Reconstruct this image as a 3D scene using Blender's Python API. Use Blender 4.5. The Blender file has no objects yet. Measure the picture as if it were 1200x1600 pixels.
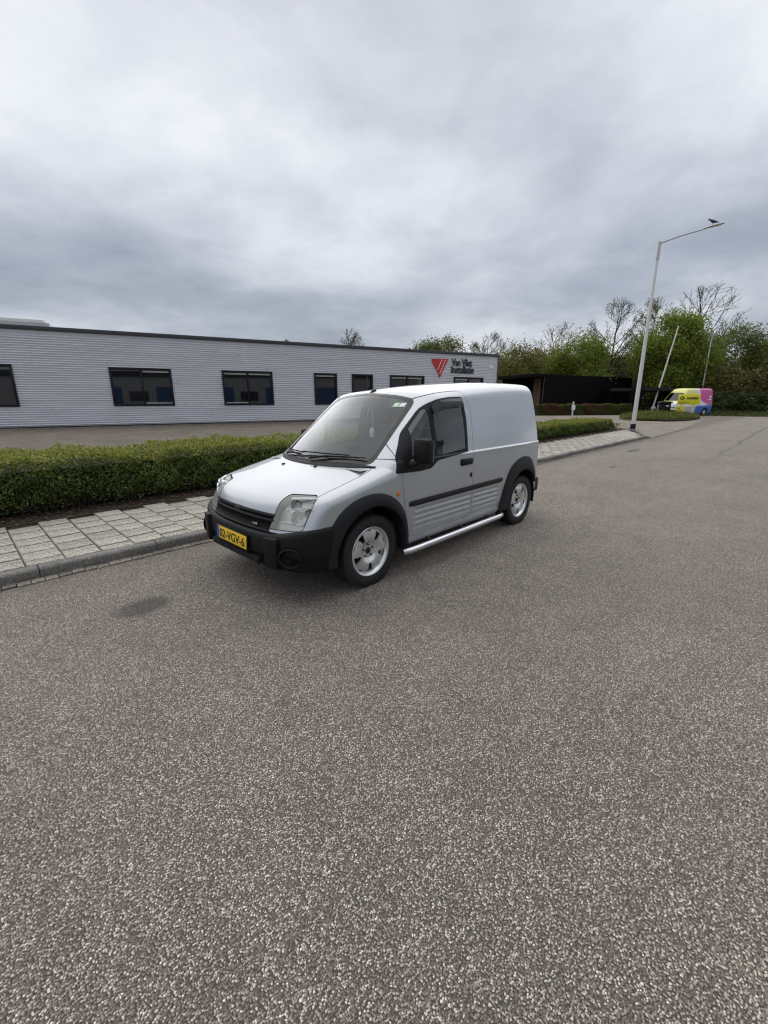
import bpy, bmesh, math, random
import numpy as np
from mathutils import Vector, Matrix

# ------------------------------------------------------------------ camera, sky, sun, exposure
sc = bpy.context.scene
R = math.radians
FPX, PITCH, ROLL, CAMH = 662.36, R(14.784), R(-0.11), 1.566       # focal length in px of a 1200x1600 frame
cd = bpy.data.cameras.new('camera'); cam = bpy.data.objects.new('camera', cd)
sc.collection.objects.link(cam); sc.camera = cam
cd.sensor_fit = 'HORIZONTAL'; cd.sensor_width = 36.0; cd.lens = FPX / 1200 * 36
cd.clip_start = 0.05; cd.clip_end = 3000
CM = Matrix.Rotation(math.pi/2 - PITCH, 4, 'X') @ Matrix.Rotation(ROLL, 4, 'Z')
cam.matrix_world = Matrix.Translation((0, 0, CAMH)) @ CM

SUN_EL, SUN_AZ = R(52), R(8)         # behind the cloud deck, ahead of the camera and slightly left
sun_dir = Vector((-math.sin(SUN_AZ)*math.cos(SUN_EL), math.cos(SUN_AZ)*math.cos(SUN_EL), math.sin(SUN_EL)))
world = bpy.data.worlds.new('World'); sc.world = world; world.use_nodes = True

def world_nodes():
    nt = world.node_tree; nt.nodes.clear(); N = nt.nodes.new; L = nt.links.new
    out = N('ShaderNodeOutputWorld')
    sky = N('ShaderNodeTexSky'); sky.sky_type = 'NISHITA'; sky.sun_disc = False
    sky.sun_elevation = SUN_EL; sky.sun_rotation = -SUN_AZ; sky.air_density = 1.2; sky.dust_density = 2.0
    b1 = N('ShaderNodeBackground'); b1.inputs[1].default_value = 0.10; L(sky.outputs[0], b1.inputs[0])
    tc = N('ShaderNodeTexCoord'); sep = N('ShaderNodeSeparateXYZ'); L(tc.outputs['Generated'], sep.inputs[0])
    def M(op, a, b=None, clamp=False):
        m = N('ShaderNodeMath'); m.operation = op; m.use_clamp = clamp
        for i, v in enumerate((a, b)):
            if v is None: continue
            if isinstance(v, (int, float)): m.inputs[i].default_value = v
            else: L(v, m.inputs[i])
        return m.outputs[0]
    z = M('MAXIMUM', sep.outputs[2], 0.0)
    k = M('DIVIDE', 1.0, M('ADD', z, 0.24))
    cmb = N('ShaderNodeCombineXYZ'); L(M('MULTIPLY', sep.outputs[0], k), cmb.inputs[0]); L(M('MULTIPLY', sep.outputs[1], k), cmb.inputs[1])
    def noise(scale, detail, rough, off, dist=0.0):
        mp = N('ShaderNodeMapping'); mp.inputs['Location'].default_value = off; L(cmb.outputs[0], mp.inputs[0])
        n = N('ShaderNodeTexNoise'); n.inputs['Scale'].default_value = scale; n.inputs['Detail'].default_value = detail
        n.inputs['Roughness'].default_value = rough; n.inputs['Distortion'].default_value = dist
        L(mp.outputs[0], n.inputs[0]); return n.outputs[0]
    big = noise(0.50, 2.5, 0.5, (-1.04, 6.57, 0), 0.3)
    mid = noise(1.35, 5.0, 0.5, (-17.57, 8.06, 0), 0.25)
    fine = noise(4.2, 6.0, 0.58, (4.4, -7.1, 0), 0.35)
    v = M('ADD', M('ADD', M('MULTIPLY', big, 0.72), M('MULTIPLY', mid, 0.30)), M('MULTIPLY', M('SUBTRACT', fine, 0.5), 0.13))
    # overcast sky: a little brighter overhead, a paler rim where the deck thins out at the horizon
    v = M('ADD', v, M('MULTIPLY', z, 0.10))
    rim = M('MULTIPLY', M('POWER', M('SUBTRACT', 1.0, z, True), 12.0), 0.16)
    v = M('ADD', v, rim)
    cr = N('ShaderNodeValToRGB'); L(v, cr.inputs[0]); e = cr.color_ramp.elements
    e[0].position = 0.38; e[0].color = (0.205, 0.232, 0.290, 1)
    e[1].position = 0.80; e[1].color = (0.86, 0.885, 0.92, 1)
    m1 = e.new(0.48); m1.color = (0.315, 0.348, 0.412, 1)
    m2 = e.new(0.57); m2.color = (0.480, 0.508, 0.566, 1)
    m3 = e.new(0.66); m3.color = (0.670, 0.692, 0.735, 1)
    b2 = N('ShaderNodeBackground'); b2.inputs[1].default_value = 0.84; L(cr.outputs[0], b2.inputs[0])
    mx = N('ShaderNodeMixShader'); mx.inputs[0].default_value = 0.95
    L(b1.outputs[0], mx.inputs[1]); L(b2.outputs[0], mx.inputs[2]); L(mx.outputs[0], out.inputs[0])
world_nodes()
sd = bpy.data.lights.new('sun', 'SUN'); sd.energy = 1.4; sd.angle = R(110); sd.color = (1.0, 0.965, 0.91)
sun = bpy.data.objects.new('sun', sd); sc.collection.objects.link(sun)
sun.rotation_euler = (-sun_dir).to_track_quat('-Z', 'Y').to_euler()
vs = sc.view_settings; vs.view_transform = 'Standard'; vs.look = 'None'; vs.exposure = 0.58; vs.gamma = 1.0; vs.use_curve_mapping = False
sc.render.engine = 'CYCLES'; sc.cycles.use_denoising = True; sc.cycles.filter_width = 1.25; sc.cycles.sample_clamp_indirect = 3.0; sc.cycles.max_bounces = 6; sc.cycles.transparent_max_bounces = 16

# ------------------------------------------------------------------ helpers
COL = sc.collection
_Rv = np.array(CM.to_3x3())
def ray(px, py):                      # photo pixel (1200x1600) -> world direction
    d = _Rv @ np.array([(px-600)/FPX, (800-py)/FPX, -1.0]); return d
def at_depth(px, py, Y):              # point on that ray at ground distance Y ahead of the camera
    d = ray(px, py); return np.array([0, 0, CAMH]) + d*(Y/d[1])
def on_ground(px, py, z=0.0):
    d = ray(px, py); return np.array([0, 0, CAMH]) + d*((z-CAMH)/d[2])
RA = R(45.4)                          # heading of the road; s runs along it, t to the left of it
def st(s, t, z=0.0): return (s*math.cos(RA)-t*math.sin(RA), s*math.sin(RA)+t*math.cos(RA), z)

class MB:
    def __init__(s): s.v = []; s.f = []
    def add(s, vs, fs):
        o = len(s.v); s.v += [tuple(map(float, p)) for p in vs]; s.f += [tuple(i+o for i in f) for f in fs]; return s
    def box(s, c, d, rz=0.0, top=1.0):
        x, y, z = d[0]/2, d[1]/2, d[2]/2; cs, sn = math.cos(rz), math.sin(rz); vs = []
        for k in (-1, 1):
            q = top if k > 0 else 1.0
            for a, b in ((-1,-1),(1,-1),(1,1),(-1,1)):
                X, Y = a*x*q, b*y*q; vs.append((c[0]+X*cs-Y*sn, c[1]+X*sn+Y*cs, c[2]+k*z))
        return s.add(vs, [(3,2,1,0),(4,5,6,7),(0,1,5,4),(1,2,6,5),(2,3,7,6),(3,0,4,7)])
    def prism(s, poly, fa, fb):       # poly of 2-tuples, fa/fb map to the two end points
        n = len(poly); vs = [fa(p) for p in poly]+[fb(p) for p in poly]
        return s.add(vs, [tuple(range(n))[::-1], tuple(range(n, 2*n))]+[(i, (i+1)%n, n+(i+1)%n, n+i) for i in range(n)])
    def tube(s, pts, rad, n=8, cap=True):
        pts = [np.array(p, float) for p in pts]; m = len(pts)
        if not hasattr(rad, '__len__'): rad = [rad]*m
        vs = []
        for i in range(m):
            d = pts[min(i+1, m-1)]-pts[max(i-1, 0)]; d = d/(np.linalg.norm(d)+1e-12)
            a = np.array([0,0,1.]) if abs(d[2]) < .9 else np.array([1.,0,0])
            u = np.cross(d, a); u /= np.linalg.norm(u); w = np.cross(d, u)
            for k in range(n):
                th = 2*math.pi*k/n; vs.append(pts[i]+rad[i]*(math.cos(th)*u+math.sin(th)*w))
        fs = [(i*n+k, i*n+(k+1)%n, (i+1)*n+(k+1)%n, (i+1)*n+k) for i in range(m-1) for k in range(n)]
        if cap: fs += [tuple(range(n)), tuple((m-1)*n+k for k in range(n))[::-1]]
        return s.add(vs, fs)
    def lathe(s, prof, n=32, axis='y', c=(0,0,0), caps=False):   # prof: (radius, offset along axis)
        vs = []; m = len(prof)
        for r, o in prof:
            for k in range(n):
                th = 2*math.pi*k/n; a, b = r*math.cos(th), r*math.sin(th)
                p = (a, o, b) if axis == 'y' else ((a, b, o) if axis == 'z' else (o, a, b))
                vs.append((p[0]+c[0], p[1]+c[1], p[2]+c[2]))
        fs = [(i*n+k, i*n+(k+1)%n, (i+1)*n+(k+1)%n, (i+1)*n+k) for i in range(m-1) for k in range(n)]
        if caps: fs += [tuple(range(n))[::-1], tuple((m-1)*n+k for k in range(n))]
        return s.add(vs, fs)
    def grid(s, P):                   # P: array (a, b, 3)
        a, b = P.shape[:2]
        return s.add(P.reshape(-1, 3), [(i*b+j, i*b+j+1, (i+1)*b+j+1, (i+1)*b+j) for i in range(a-1) for j in range(b-1)])
    def mirror_y(s):
        n = len(s.v); s.v += [(x, -y, z) for x, y, z in s.v]; s.f += [tuple(i+n for i in f[::-1]) for f in s.f[:]]; return s
    def mesh(s, name, mt, smooth=False):
        me = bpy.data.meshes.new(name); me.from_pydata(s.v, [], s.f)
        if mt: me.materials.append(mt)
        if smooth is True: me.shade_smooth()
        elif smooth: me.shade_smooth(); me.set_sharp_from_angle(angle=R(smooth))
        return me
    def build(s, name, mt, parent=None, smooth=False, bevel=0.0, fixn=True):
        me = s.mesh(name, mt)
        if fixn or bevel:
            bm = bmesh.new(); bm.from_mesh(me)
            if fixn: bmesh.ops.recalc_face_normals(bm, faces=bm.faces)
            if bevel:
                bmesh.ops.bevel(bm, geom=[e for e in bm.edges if len(e.link_faces) == 2 and e.calc_face_angle(0) > .5], offset=bevel, segments=2, affect='EDGES', profile=.5, clamp_overlap=True)
            bm.to_mesh(me); bm.free()
        if bevel and not smooth: smooth = 40
        if smooth is True: me.shade_smooth()
        elif smooth: me.shade_smooth(); me.set_sharp_from_angle(angle=R(smooth))
        return link(name, me, parent)
def link(name, me, parent=None):
    o = bpy.data.objects.new(name, me); COL.objects.link(o)
    if parent: o.parent = parent
    return o
def empty(name, loc=(0,0,0), rz=0.0):
    o = bpy.data.objects.new(name, None); COL.objects.link(o); o.empty_display_size = .2
    o.location = loc; o.rotation_euler = (0, 0, rz); return o
def tag(o, label=None, cat=None, group=None, kind=None):
    for k, v in (('label', label), ('category', cat), ('group', group), ('kind', kind)):
        if v: o[k] = v
    return o
def raw_mesh(name, V, F, mt):         # fast path for big quad soups
    me = bpy.data.meshes.new(name); V = np.asarray(V, np.float32); F = np.asarray(F, np.int32); n, k = F.shape
    me.vertices.add(len(V)); me.vertices.foreach_set('co', V.ravel())
    me.loops.add(n*k); me.loops.foreach_set('vertex_index', F.ravel())
    me.polygons.add(n); me.polygons.foreach_set('loop_start', np.arange(0, n*k, k, dtype=np.int32))
    me.update(calc_edges=True); me.materials.append(mt); return me
def text_mesh(name, body, size, mt, depth=.01, bold=0.0, spacing=1.0, align='LEFT', width=None):
    cu = bpy.data.curves.new(name, 'FONT'); cu.body = body; cu.size = size; cu.extrude = depth/2; cu.offset = bold
    cu.space_character = spacing; cu.align_x = align; cu.space_line = .95; cu.resolution_u = 4
    o = bpy.data.objects.new(name, cu); COL.objects.link(o)
    dg = bpy.context.evaluated_depsgraph_get(); me = bpy.data.meshes.new_from_object(o.evaluated_get(dg)); me.name = name
    bpy.data.objects.remove(o); bpy.data.curves.remove(cu)
    me.materials.clear(); me.materials.append(mt)
    if width:
        xs = [v.co.x for v in me.vertices]; k = width/(max(xs)-min(xs)); x0 = min(xs)
        for v in me.vertices: v.co.x = (v.co.x-x0)*k
    return me

# ------------------------------------------------------------------ materials
MATS = {}
class NT:
    def __init__(s, name):
        s.m = bpy.data.materials.new(name); s.m.use_nodes = True; s.t = s.m.node_tree; s.b = s.t.nodes['Principled BSDF']
        s.out = s.t.nodes['Material Output']; MATS[name] = s.m
    def n(s, kind, **kw):
        nd = s.t.nodes.new(kind)
        for k, v in kw.items(): setattr(nd, k, v)
        return nd
    def l(s, a, b): s.t.links.new(a, b)
    def coord(s, scale=(1,1,1), rot=(0,0,0), which='Object'):
        tc = s.n('ShaderNodeTexCoord'); mp = s.n('ShaderNodeMapping')
        mp.inputs['Scale'].default_value = scale; mp.inputs['Rotation'].default_value = rot
        s.l(tc.outputs[which], mp.inputs[0]); return mp.outputs[0]
    def noise(s, vec, scale, detail=4, rough=.55, dist=0):
        n = s.n('ShaderNodeTexNoise'); n.inputs['Scale'].default_value = scale; n.inputs['Detail'].default_value = detail
        n.inputs['Roughness'].default_value = rough; n.inputs['Distortion'].default_value = dist
        if vec is not None: s.l(vec, n.inputs[0])
        return n.outputs[0]
    def ramp(s, fac, stops, interp='LINEAR'):
        r = s.n('ShaderNodeValToRGB'); r.color_ramp.interpolation = interp; e = r.color_ramp.elements
        while len(e) < len(stops): e.new(0.5)
        for el, (p, c) in zip(e, stops):
            el.position = p; el.color = tuple(c)[:3]+(1,) if hasattr(c, '__len__') else (c, c, c, 1)
        s.l(fac, r.inputs[0]); return r.outputs[0]
    def mix(s, fac, a, b, mode='MIX'):
        m = s.n('ShaderNodeMix', data_type='RGBA', blend_type=mode)
        for i, v in ((0, fac), (6, a), (7, b)):
            if isinstance(v, (int, float)): m.inputs[i].default_value = v
            elif isinstance(v, tuple): m.inputs[i].default_value = v[:3]+(1,)
            else: s.l(v, m.inputs[i])
        return m.outputs[2]
    def math(s, op, a, b=None, c=None, clamp=False):
        m = s.n('ShaderNodeMath', operation=op, use_clamp=clamp)
        for i, v in enumerate((a, b, c)):
            if v is None: continue
            if isinstance(v, (int, float)): m.inputs[i].default_value = v
            else: s.l(v, m.inputs[i])
        return m.outputs[0]
    def bump(s, h, dist=.01, strength=1.0):
        b = s.n('ShaderNodeBump'); b.inputs['Distance'].default_value = dist; b.inputs['Strength'].default_value = strength
        s.l(h, b.inputs['Height']); s.l(b.outputs[0], s.b.inputs['Normal'])
    def set(s, col=None, rough=None, metal=None, spec=None, coat=None, coat_rough=.04):
        I = s.b.inputs
        for k, v in (('Base Color', col), ('Roughness', rough), ('Metallic', metal), ('Specular IOR Level', spec), ('Coat Weight', coat)):
            if v is None: continue
            if isinstance(v, (int, float)): I[k].default_value = v
            elif isinstance(v, tuple): I[k].default_value = v[:3]+(1,)
            else: s.l(v, I[k])
        if coat: I['Coat Roughness'].default_value = coat_rough
        return s
def simple(name, col, rough=.6, metal=0., var=.12, scale=6., spec=.5, coat=0., bump=0., bscale=40.):
    t = NT(name); v = t.coord(); nz = t.noise(v, scale, 5)
    dark = tuple(c*(1-var) for c in col); lite = tuple(min(1, c*(1+var)) for c in col)
    t.set(col=t.ramp(nz, [(.3, dark), (.7, lite)]), rough=rough, metal=metal, spec=spec, coat=coat)
    if bump: t.bump(t.noise(v, bscale, 4), bump)
    return t.m

def mat_asphalt():
    t = NT('asphalt'); v = t.coord()
    vo = t.n('ShaderNodeTexVoronoi'); vo.voronoi_dimensions = '2D'; vo.inputs['Scale'].default_value = 165; vo.inputs['Randomness'].default_value = 1
    nv = t.n('ShaderNodeTexNoise'); nv.inputs['Scale'].default_value = 55; nv.inputs['Detail'].default_value = 3; t.l(v, nv.inputs[0])
    wv = t.n('ShaderNodeVectorMath', operation='MULTIPLY_ADD'); wv.inputs[1].default_value = (.013,.013,0); t.l(nv.outputs['Color'], wv.inputs[0]); t.l(v, wv.inputs[2]); t.l(wv.outputs[0], vo.inputs[0])
    bw = t.n('ShaderNodeSeparateColor'); t.l(vo.outputs['Color'], bw.inputs[0])
    stone = t.ramp(bw.outputs[0], [(0, (.085,.080,.073)), (.35, (.150,.137,.118)), (.58, (.235,.214,.18)), (.77, (.38,.348,.300)), (.92, (.64,.602,.54)), (1, (.82,.785,.72))])
    hue = t.mix(t.math('MULTIPLY', bw.outputs[1], .35), stone, (.24,.185,.145), 'MIX')
    gap = t.ramp(vo.outputs['Distance'], [(.32, 1.0), (.62, 0.0)])
    col = t.mix(gap, (.052,.049,.045), hue)
    big = t.noise(v, .55, 5, .6); mid = t.noise(v, 3.2, 5, .6)
    col = t.mix(1.0, col, t.ramp(big, [(.3, (1.12,1.085,1.065)), (.7, (1.46,1.405,1.36))]), 'MULTIPLY')
    col = t.mix(1.0, col, t.ramp(mid, [(.3, (.90,.90,.91)), (.7, (1.08,1.07,1.05))]), 'MULTIPLY')
    sep = t.n('ShaderNodeSeparateXYZ'); t.l(v, sep.inputs[0])      # object space of the road: x = s, y = t
    def blob(cx, cy, rx, ry, soft=.6, wob=.5):
        dx = t.math('DIVIDE', t.math('SUBTRACT', sep.outputs[0], cx), rx); dy = t.math('DIVIDE', t.math('SUBTRACT', sep.outputs[1], cy), ry)
        d = t.math('SQRT', t.math('ADD', t.math('MULTIPLY', dx, dx), t.math('MULTIPLY', dy, dy)))
        d = t.math('ADD', d, t.math('MULTIPLY', t.math('SUBTRACT', t.noise(v, 5.5, 4), .5), wob))
        return t.ramp(d, [(1-soft, 1.0), (1.0, 0.0)])
    col = t.mix(t.math('MULTIPLY', blob(.83, 3.47, .25, .17, .4, .28), .66), col, (.050,.045,.043))        # oil stain in front of the van
    col = t.mix(t.math('MULTIPLY', blob(15.2, 3.85, .62, .16, .4), .7), col, (.045,.042,.040))    # repaired spot further on
    col = t.mix(t.math('MULTIPLY', blob(11.1, 3.2, .25, .07, .4), .7), col, (.045,.042,.040))
    # centre joint of the two laying passes
    wob = t.math('MULTIPLY', t.math('SUBTRACT', t.noise(v, .35, 3), .5), .5)
    dj = t.math('ABSOLUTE', t.math('SUBTRACT', t.math('ADD', sep.outputs[1], wob), 1.75))
    jn = t.math('MULTIPLY', t.ramp(dj, [(.0, 1.0), (.10, 0.0)]), t.ramp(t.math('ADD', t.math('DIVIDE', sep.outputs[0], 40.), t.math('MULTIPLY', t.noise(v, .8, 3), .2)), [(.38, 0.0), (.62, 1.0)]))
    col = t.mix(t.math('MULTIPLY', jn, .55), col, (.06,.057,.054))
    # grime along the kerb
    dk = t.math('ADD', sep.outputs[1], t.math('MULTIPLY', t.math('SUBTRACT', t.noise(v, 1.4, 5), .5), .5))
    col = t.mix(t.math('MULTIPLY', t.math('SUBTRACT', t.math('MULTIPLY', dk, 1.4), 5.75, clamp=True), .45), col, (.085,.07,.055))
    t.set(col=col, rough=.82, spec=.35)
    t.bump(t.math('ADD', t.ramp(vo.outputs['Distance'], [(0, 1.0), (.75, 0.0)]), t.math('MULTIPLY', bw.outputs[2], .5)), .0035, .9)
    return t.m
def mat_speckled(name, base, lite, dark, scale=160, rough=.85, bump=.0015, island=.14):
    t = NT(name); v = t.coord(); g = t.n('ShaderNodeObjectInfo')
    vo = t.n('ShaderNodeTexVoronoi'); vo.inputs['Scale'].default_value = scale; t.l(v, vo.inputs[0])
    bw = t.n('ShaderNodeSeparateColor'); t.l(vo.outputs['Color'], bw.inputs[0])
    col = t.ramp(bw.outputs[0], [(0, dark), (.4, base), (.8, base), (1, lite)])
    gl = t.coord(which='Object'); nz = t.noise(gl, 2.6, 6, .65)
    col = t.mix(1.0, col, t.ramp(nz, [(.25, (.62,.61,.57)), (.5, (.95,.95,.93)), (.75, (1.12,1.11,1.08))]), 'MULTIPLY')
    col = t.mix(1.0, col, t.ramp(g.outputs['Random'], [(0, (1-island,)*3), (1, (1+island, 1+island*.9, 1+island*.8))]), 'MULTIPLY')
    t.set(col=col, rough=rough, spec=.3); t.bump(t.noise(v, 90, 5, .7), bump); return t.m
def mat_leaf(name, a, b, c, trans=.30, rough=.55, nscale=.8):
    t = NT(name); g = t.n('ShaderNodeNewGeometry'); v = t.coord()
    rnd = g.outputs['Random Per Island']; nz = t.noise(v, nscale, 3)
    f = t.math('ADD', t.math('MULTIPLY', rnd, .6), t.math('MULTIPLY', nz, .4))
    col = t.ramp(f, [(.15, a), (.5, b), (.85, c)])
    t.set(col=col, rough=rough, spec=.3)
    tr = t.n('ShaderNodeBsdfTranslucent'); t.l(col, tr.inputs[0]); mx = t.n('ShaderNodeMixShader'); mx.inputs[0].default_value = trans
    t.l(t.b.outputs[0], mx.inputs[1]); t.l(tr.outputs[0], mx.inputs[2]); t.l(mx.outputs[0], t.out.inputs[0]); return t.m
def mat_glass(name, tint, refl=.5, rough=.0):
    t = NT(name); t.t.nodes.remove(t.b)
    lw = t.n('ShaderNodeLayerWeight'); lw.inputs[0].default_value = .5      # same reflectance from either side of the pane
    fr = t.math('ADD', .04, t.math('MULTIPLY', t.math('POWER', lw.outputs['Facing'], 5.0), .96))
    tb = t.n('ShaderNodeBsdfTransparent'); tb.inputs[0].default_value = tint+(1,)
    gl = t.n('ShaderNodeBsdfGlossy'); gl.inputs['Roughness'].default_value = rough; gl.inputs[0].default_value = (.96,.98,1,1)
    f = t.math('MULTIPLY', fr, refl, clamp=True)
    mx = t.n('ShaderNodeMixShader'); t.l(f, mx.inputs[0]); t.l(tb.outputs[0], mx.inputs[1]); t.l(gl.outputs[0], mx.inputs[2]); t.l(mx.outputs[0], t.out.inputs[0]); return t.m
def mat_paint():
    t = NT('silver_paint'); v = t.coord()
    fl = t.noise(v, 900, 2); nz = t.noise(v, 2.2, 4)
    col = t.mix(1.0, t.ramp(fl, [(.35, (.435,.455,.485)), (.65, (.515,.535,.565))]), t.ramp(nz, [(.3, (.96,.96,.96)), (.7, (1.03,1.03,1.03))]), 'MULTIPLY')
    sep = t.n('ShaderNodeSeparateXYZ'); t.l(v, sep.inputs[0])
    dirt = t.math('MULTIPLY', t.ramp(sep.outputs[2], [(.30, 1.0), (.72, 0.0)]), t.ramp(t.noise(v, 5, 5, .65), [(.35, 0.0), (.75, .55)]))
    col = t.mix(t.math('MULTIPLY', dirt, .6), col, (.20,.18,.155))
    t.set(col=col, rough=t.math('ADD', .42, t.math('MULTIPLY', dirt, .3)), metal=.66, coat=.85, coat_rough=.05); return t.m

mat_asphalt(); mat_paint()
mat_speckled('tile', (.40,.372,.335), (.66,.625,.57), (.18,.163,.142), 70)
def tile_edges():          # moss and dirt worked into the slab edges
    t = NT.__new__(NT); t.m = MATS['tile']; t.t = t.m.node_tree; t.b = t.t.nodes['Principled BSDF']
    src = t.b.inputs['Base Color'].links[0].from_socket; v = t.coord(); sp = t.n('ShaderNodeSeparateXYZ'); t.l(v, sp.inputs[0])
    e = t.math('MAXIMUM', t.math('SUBTRACT', t.math('ABSOLUTE', sp.outputs[0]), .004), t.math('ADD', t.math('ABSOLUTE', sp.outputs[1]), .010)); e = t.math('ADD', e, t.math('MULTIPLY', t.math('SUBTRACT', t.noise(v, 25, 4), .5), .016))
    inside = t.math('LESS_THAN', e, .16)
    k = t.math('MULTIPLY', t.math('MULTIPLY', t.ramp(e, [(.134, 0.0), (.145, .75)]), inside), 1.0)
    t.l(t.mix(k, src, (.075,.068,.050)), t.b.inputs['Base Color'])
tile_edges()
mat_speckled('kerb_concrete', (.17,.165,.155), (.30,.29,.28), (.10,.096,.09), 120, bump=.002)
mat_speckled('clinker', (.22,.195,.17), (.34,.31,.28), (.12,.105,.09), 60, island=.25)
def mat_yard(name, a, b, bw, bh, mortar, rot=0.0):
    t = NT(name); v = t.coord(rot=(0, 0, rot)); br = t.n('ShaderNodeTexBrick'); t.l(v, br.inputs[0])
    br.inputs['Color1'].default_value = a+(1,); br.inputs['Color2'].default_value = b+(1,); br.inputs['Mortar'].default_value = mortar+(1,)
    br.inputs['Scale'].default_value = 1; br.inputs['Brick Width'].default_value = bw; br.inputs['Row Height'].default_value = bh; br.inputs['Mortar Size'].default_value = .006
    nz = t.noise(v, .8, 6, .65); col = t.mix(1., br.outputs[0], t.ramp(nz, [(.3, (.70,.68,.64)), (.7, (1.15,1.13,1.1))]), 'MULTIPLY')
    fine = t.noise(v, 45, 4, .7); col = t.mix(1., col, t.ramp(fine, [(.3, (.8,.8,.8)), (.7, (1.2,1.2,1.2))]), 'MULTIPLY')
    t.set(col=col, rough=.9, spec=.25); t.bump(t.math('ADD', br.outputs[1], t.math('MULTIPLY', fine, -.6)), .006, .6); return t.m
mat_yard('yard_brick', (.20,.172,.145), (.155,.135,.115), .21, .105, (.07,.06,.05))
mat_yard('drive_brick', (.30,.262,.23), (.25,.222,.197), .21, .105, (.14,.12,.10), .8)
simple('soil', (.045,.035,.026), .95, var=.6, scale=18, bump=.02, bscale=60, spec=.2)
simple('earth', (.10,.095,.055), .95, var=.5, scale=3, bump=.02, bscale=25, spec=.2)
simple('verge', (.060,.085,.028), .9, var=.5, scale=5, bump=.03, bscale=30, spec=.2)
simple('black_plastic', (.0065,.0068,.0075), .55, var=.15, spec=.24, bump=.0006, bscale=500)
simple('grey_plastic', (.013,.0137,.0155), .58, var=.12, spec=.3, bump=.0006, bscale=500)
simple('gloss_black', (.010,.010,.011), .12, var=.1)
simple('seam_black', (.006,.006,.006), .8)
simple('rubber', (.012,.012,.013), .75, var=.3, scale=30)
simple('alloy', (.72,.73,.74), .26, metal=.8, var=.06, scale=9)
simple('chrome', (.72,.73,.74), .16, metal=1.0, var=.03)
simple('dark_steel', (.05,.045,.04), .5, metal=.7, var=.3)
simple('interior_grey', (.34,.37,.38), .8, var=.1)
simple('interior_dark', (.035,.037,.040), .85, var=.15)
simple('seat_fabric', (.042,.044,.050), .95, var=.2, scale=20)
simple('lamp_reflector', (.80,.80,.78), .25, metal=.35, var=.03)
simple('orange_lens', (.75,.20,.03), .25, var=.05)
simple('plate_yellow', (.85,.55,.02), .35, var=.03)
simple('plate_blue', (.02,.07,.40), .4, var=.03)
simple('ink_black', (.012,.012,.012), .5)
simple('white_print', (.80,.80,.78), .5, var=.03)
simple('sticker_green', (.62,.78,.55), .5, var=.05)
simple('galvanised', (.50,.51,.51), .45, metal=.35, var=.10, scale=14)
simple('white_post', (.68,.68,.66), .5, var=.08, scale=8)
simple('frame_dark', (.012,.013,.016), .5, var=.1, spec=.25)
simple('roof_trim', (.035,.038,.043), .45, var=.15)
simple('black_board', (.004,.004,.0045), .85, var=.35, scale=3, spec=.12)
simple('wood_panel', (.115,.058,.034), .7, var=.35, scale=14)
simple('sign_red', (.52,.018,.024), .42, var=.05)
simple('sign_yellow', (.78,.70,.02), .45, var=.04)
simple('paint_yellow', (.80,.76,.22), .3, var=.04, coat=.5)
simple('paint_magenta', (.60,.02,.26), .3, var=.05, coat=.5)
simple('paint_blue', (.03,.12,.50), .3, var=.08, coat=.5)
simple('paint_white', (.72,.73,.74), .3, var=.04, coat=.5)
simple('bark', (.085,.070,.055), .95, var=.35, scale=10, bump=.01)
simple('bark_dark', (.045,.038,.032), .95, var=.35, scale=10, bump=.01)
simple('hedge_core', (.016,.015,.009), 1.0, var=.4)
simple('blind', (.55,.56,.55), .7, var=.05)
simple('roof_tile', (.13,.13,.14), .8, var=.2)
simple('bird_black', (.012,.012,.014), .6, var=.2)
simple('hall_grey', (.46,.47,.48), .6, var=.06, scale=2)
simple('door_blue', (.03,.11,.33), .45, var=.08)
simple('leaf_litter', (.15,.095,.06), .9, var=.5, scale=30)
mat_leaf('hedge_leaf', (0.046,0.073,0.015), (0.096,0.144,0.025), (0.178,0.228,0.041), .22)
mat_leaf('hedge_shoot', (0.167,0.200,0.027), (0.268,0.292,0.050), (0.390,0.379,0.094), .32)
mat_leaf('leaf_fresh', (0.090,0.140,0.018), (0.181,0.235,0.030), (0.299,0.336,0.050), .40)
mat_leaf('leaf_olive', (0.092,0.104,0.022), (0.168,0.168,0.036), (0.252,0.235,0.056), .35)
mat_leaf('leaf_brown', (0.111,0.105,0.029), (0.213,0.170,0.046), (0.329,0.242,0.069), .30)
mat_leaf('leaf_dark', (0.022,0.041,0.011), (0.051,0.074,0.020), (0.100,0.121,0.031), .22)
mat_leaf('leaf_red', (0.114,0.035,0.026), (0.217,0.057,0.040), (0.153,0.099,0.040), .25)
mat_leaf('leaf_mid', (0.061,0.091,0.018), (0.124,0.155,0.031), (0.208,0.218,0.048), .35)
mat_leaf('grass_blade', (.045,.065,.018), (.085,.105,.030), (.140,.145,.055), .3)
mat_glass('windscreen_glass', (.78,.90,.87), 1.7)
mat_glass('side_glass', (.42,.49,.47), 1.9)
mat_glass('lamp_glass', (.93,.94,.92), .9)
def mat_haze_lens():
    m = mat_glass('headlight_glass', (.95,.96,.94), 1.0); nt = m.node_tree; out = nt.nodes['Material Output']; prev = out.inputs[0].links[0].from_socket
    df = nt.nodes.new('ShaderNodeBsdfDiffuse'); df.inputs[0].default_value = (.80,.80,.74,1); mx = nt.nodes.new('ShaderNodeMixShader'); mx.inputs[0].default_value = .27
    nt.links.new(prev, mx.inputs[1]); nt.links.new(df.outputs[0], mx.inputs[2]); nt.links.new(mx.outputs[0], out.inputs[0])
mat_haze_lens()
mat_glass('visor_glass', (.10,.09,.085), 1.2, .05)
mat_glass('van_glass', (.15,.18,.20), 1.6)
t_ = NT('window_glass'); t_.set(col=(.010,.011,.013), rough=.02, spec=.75)
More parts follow.
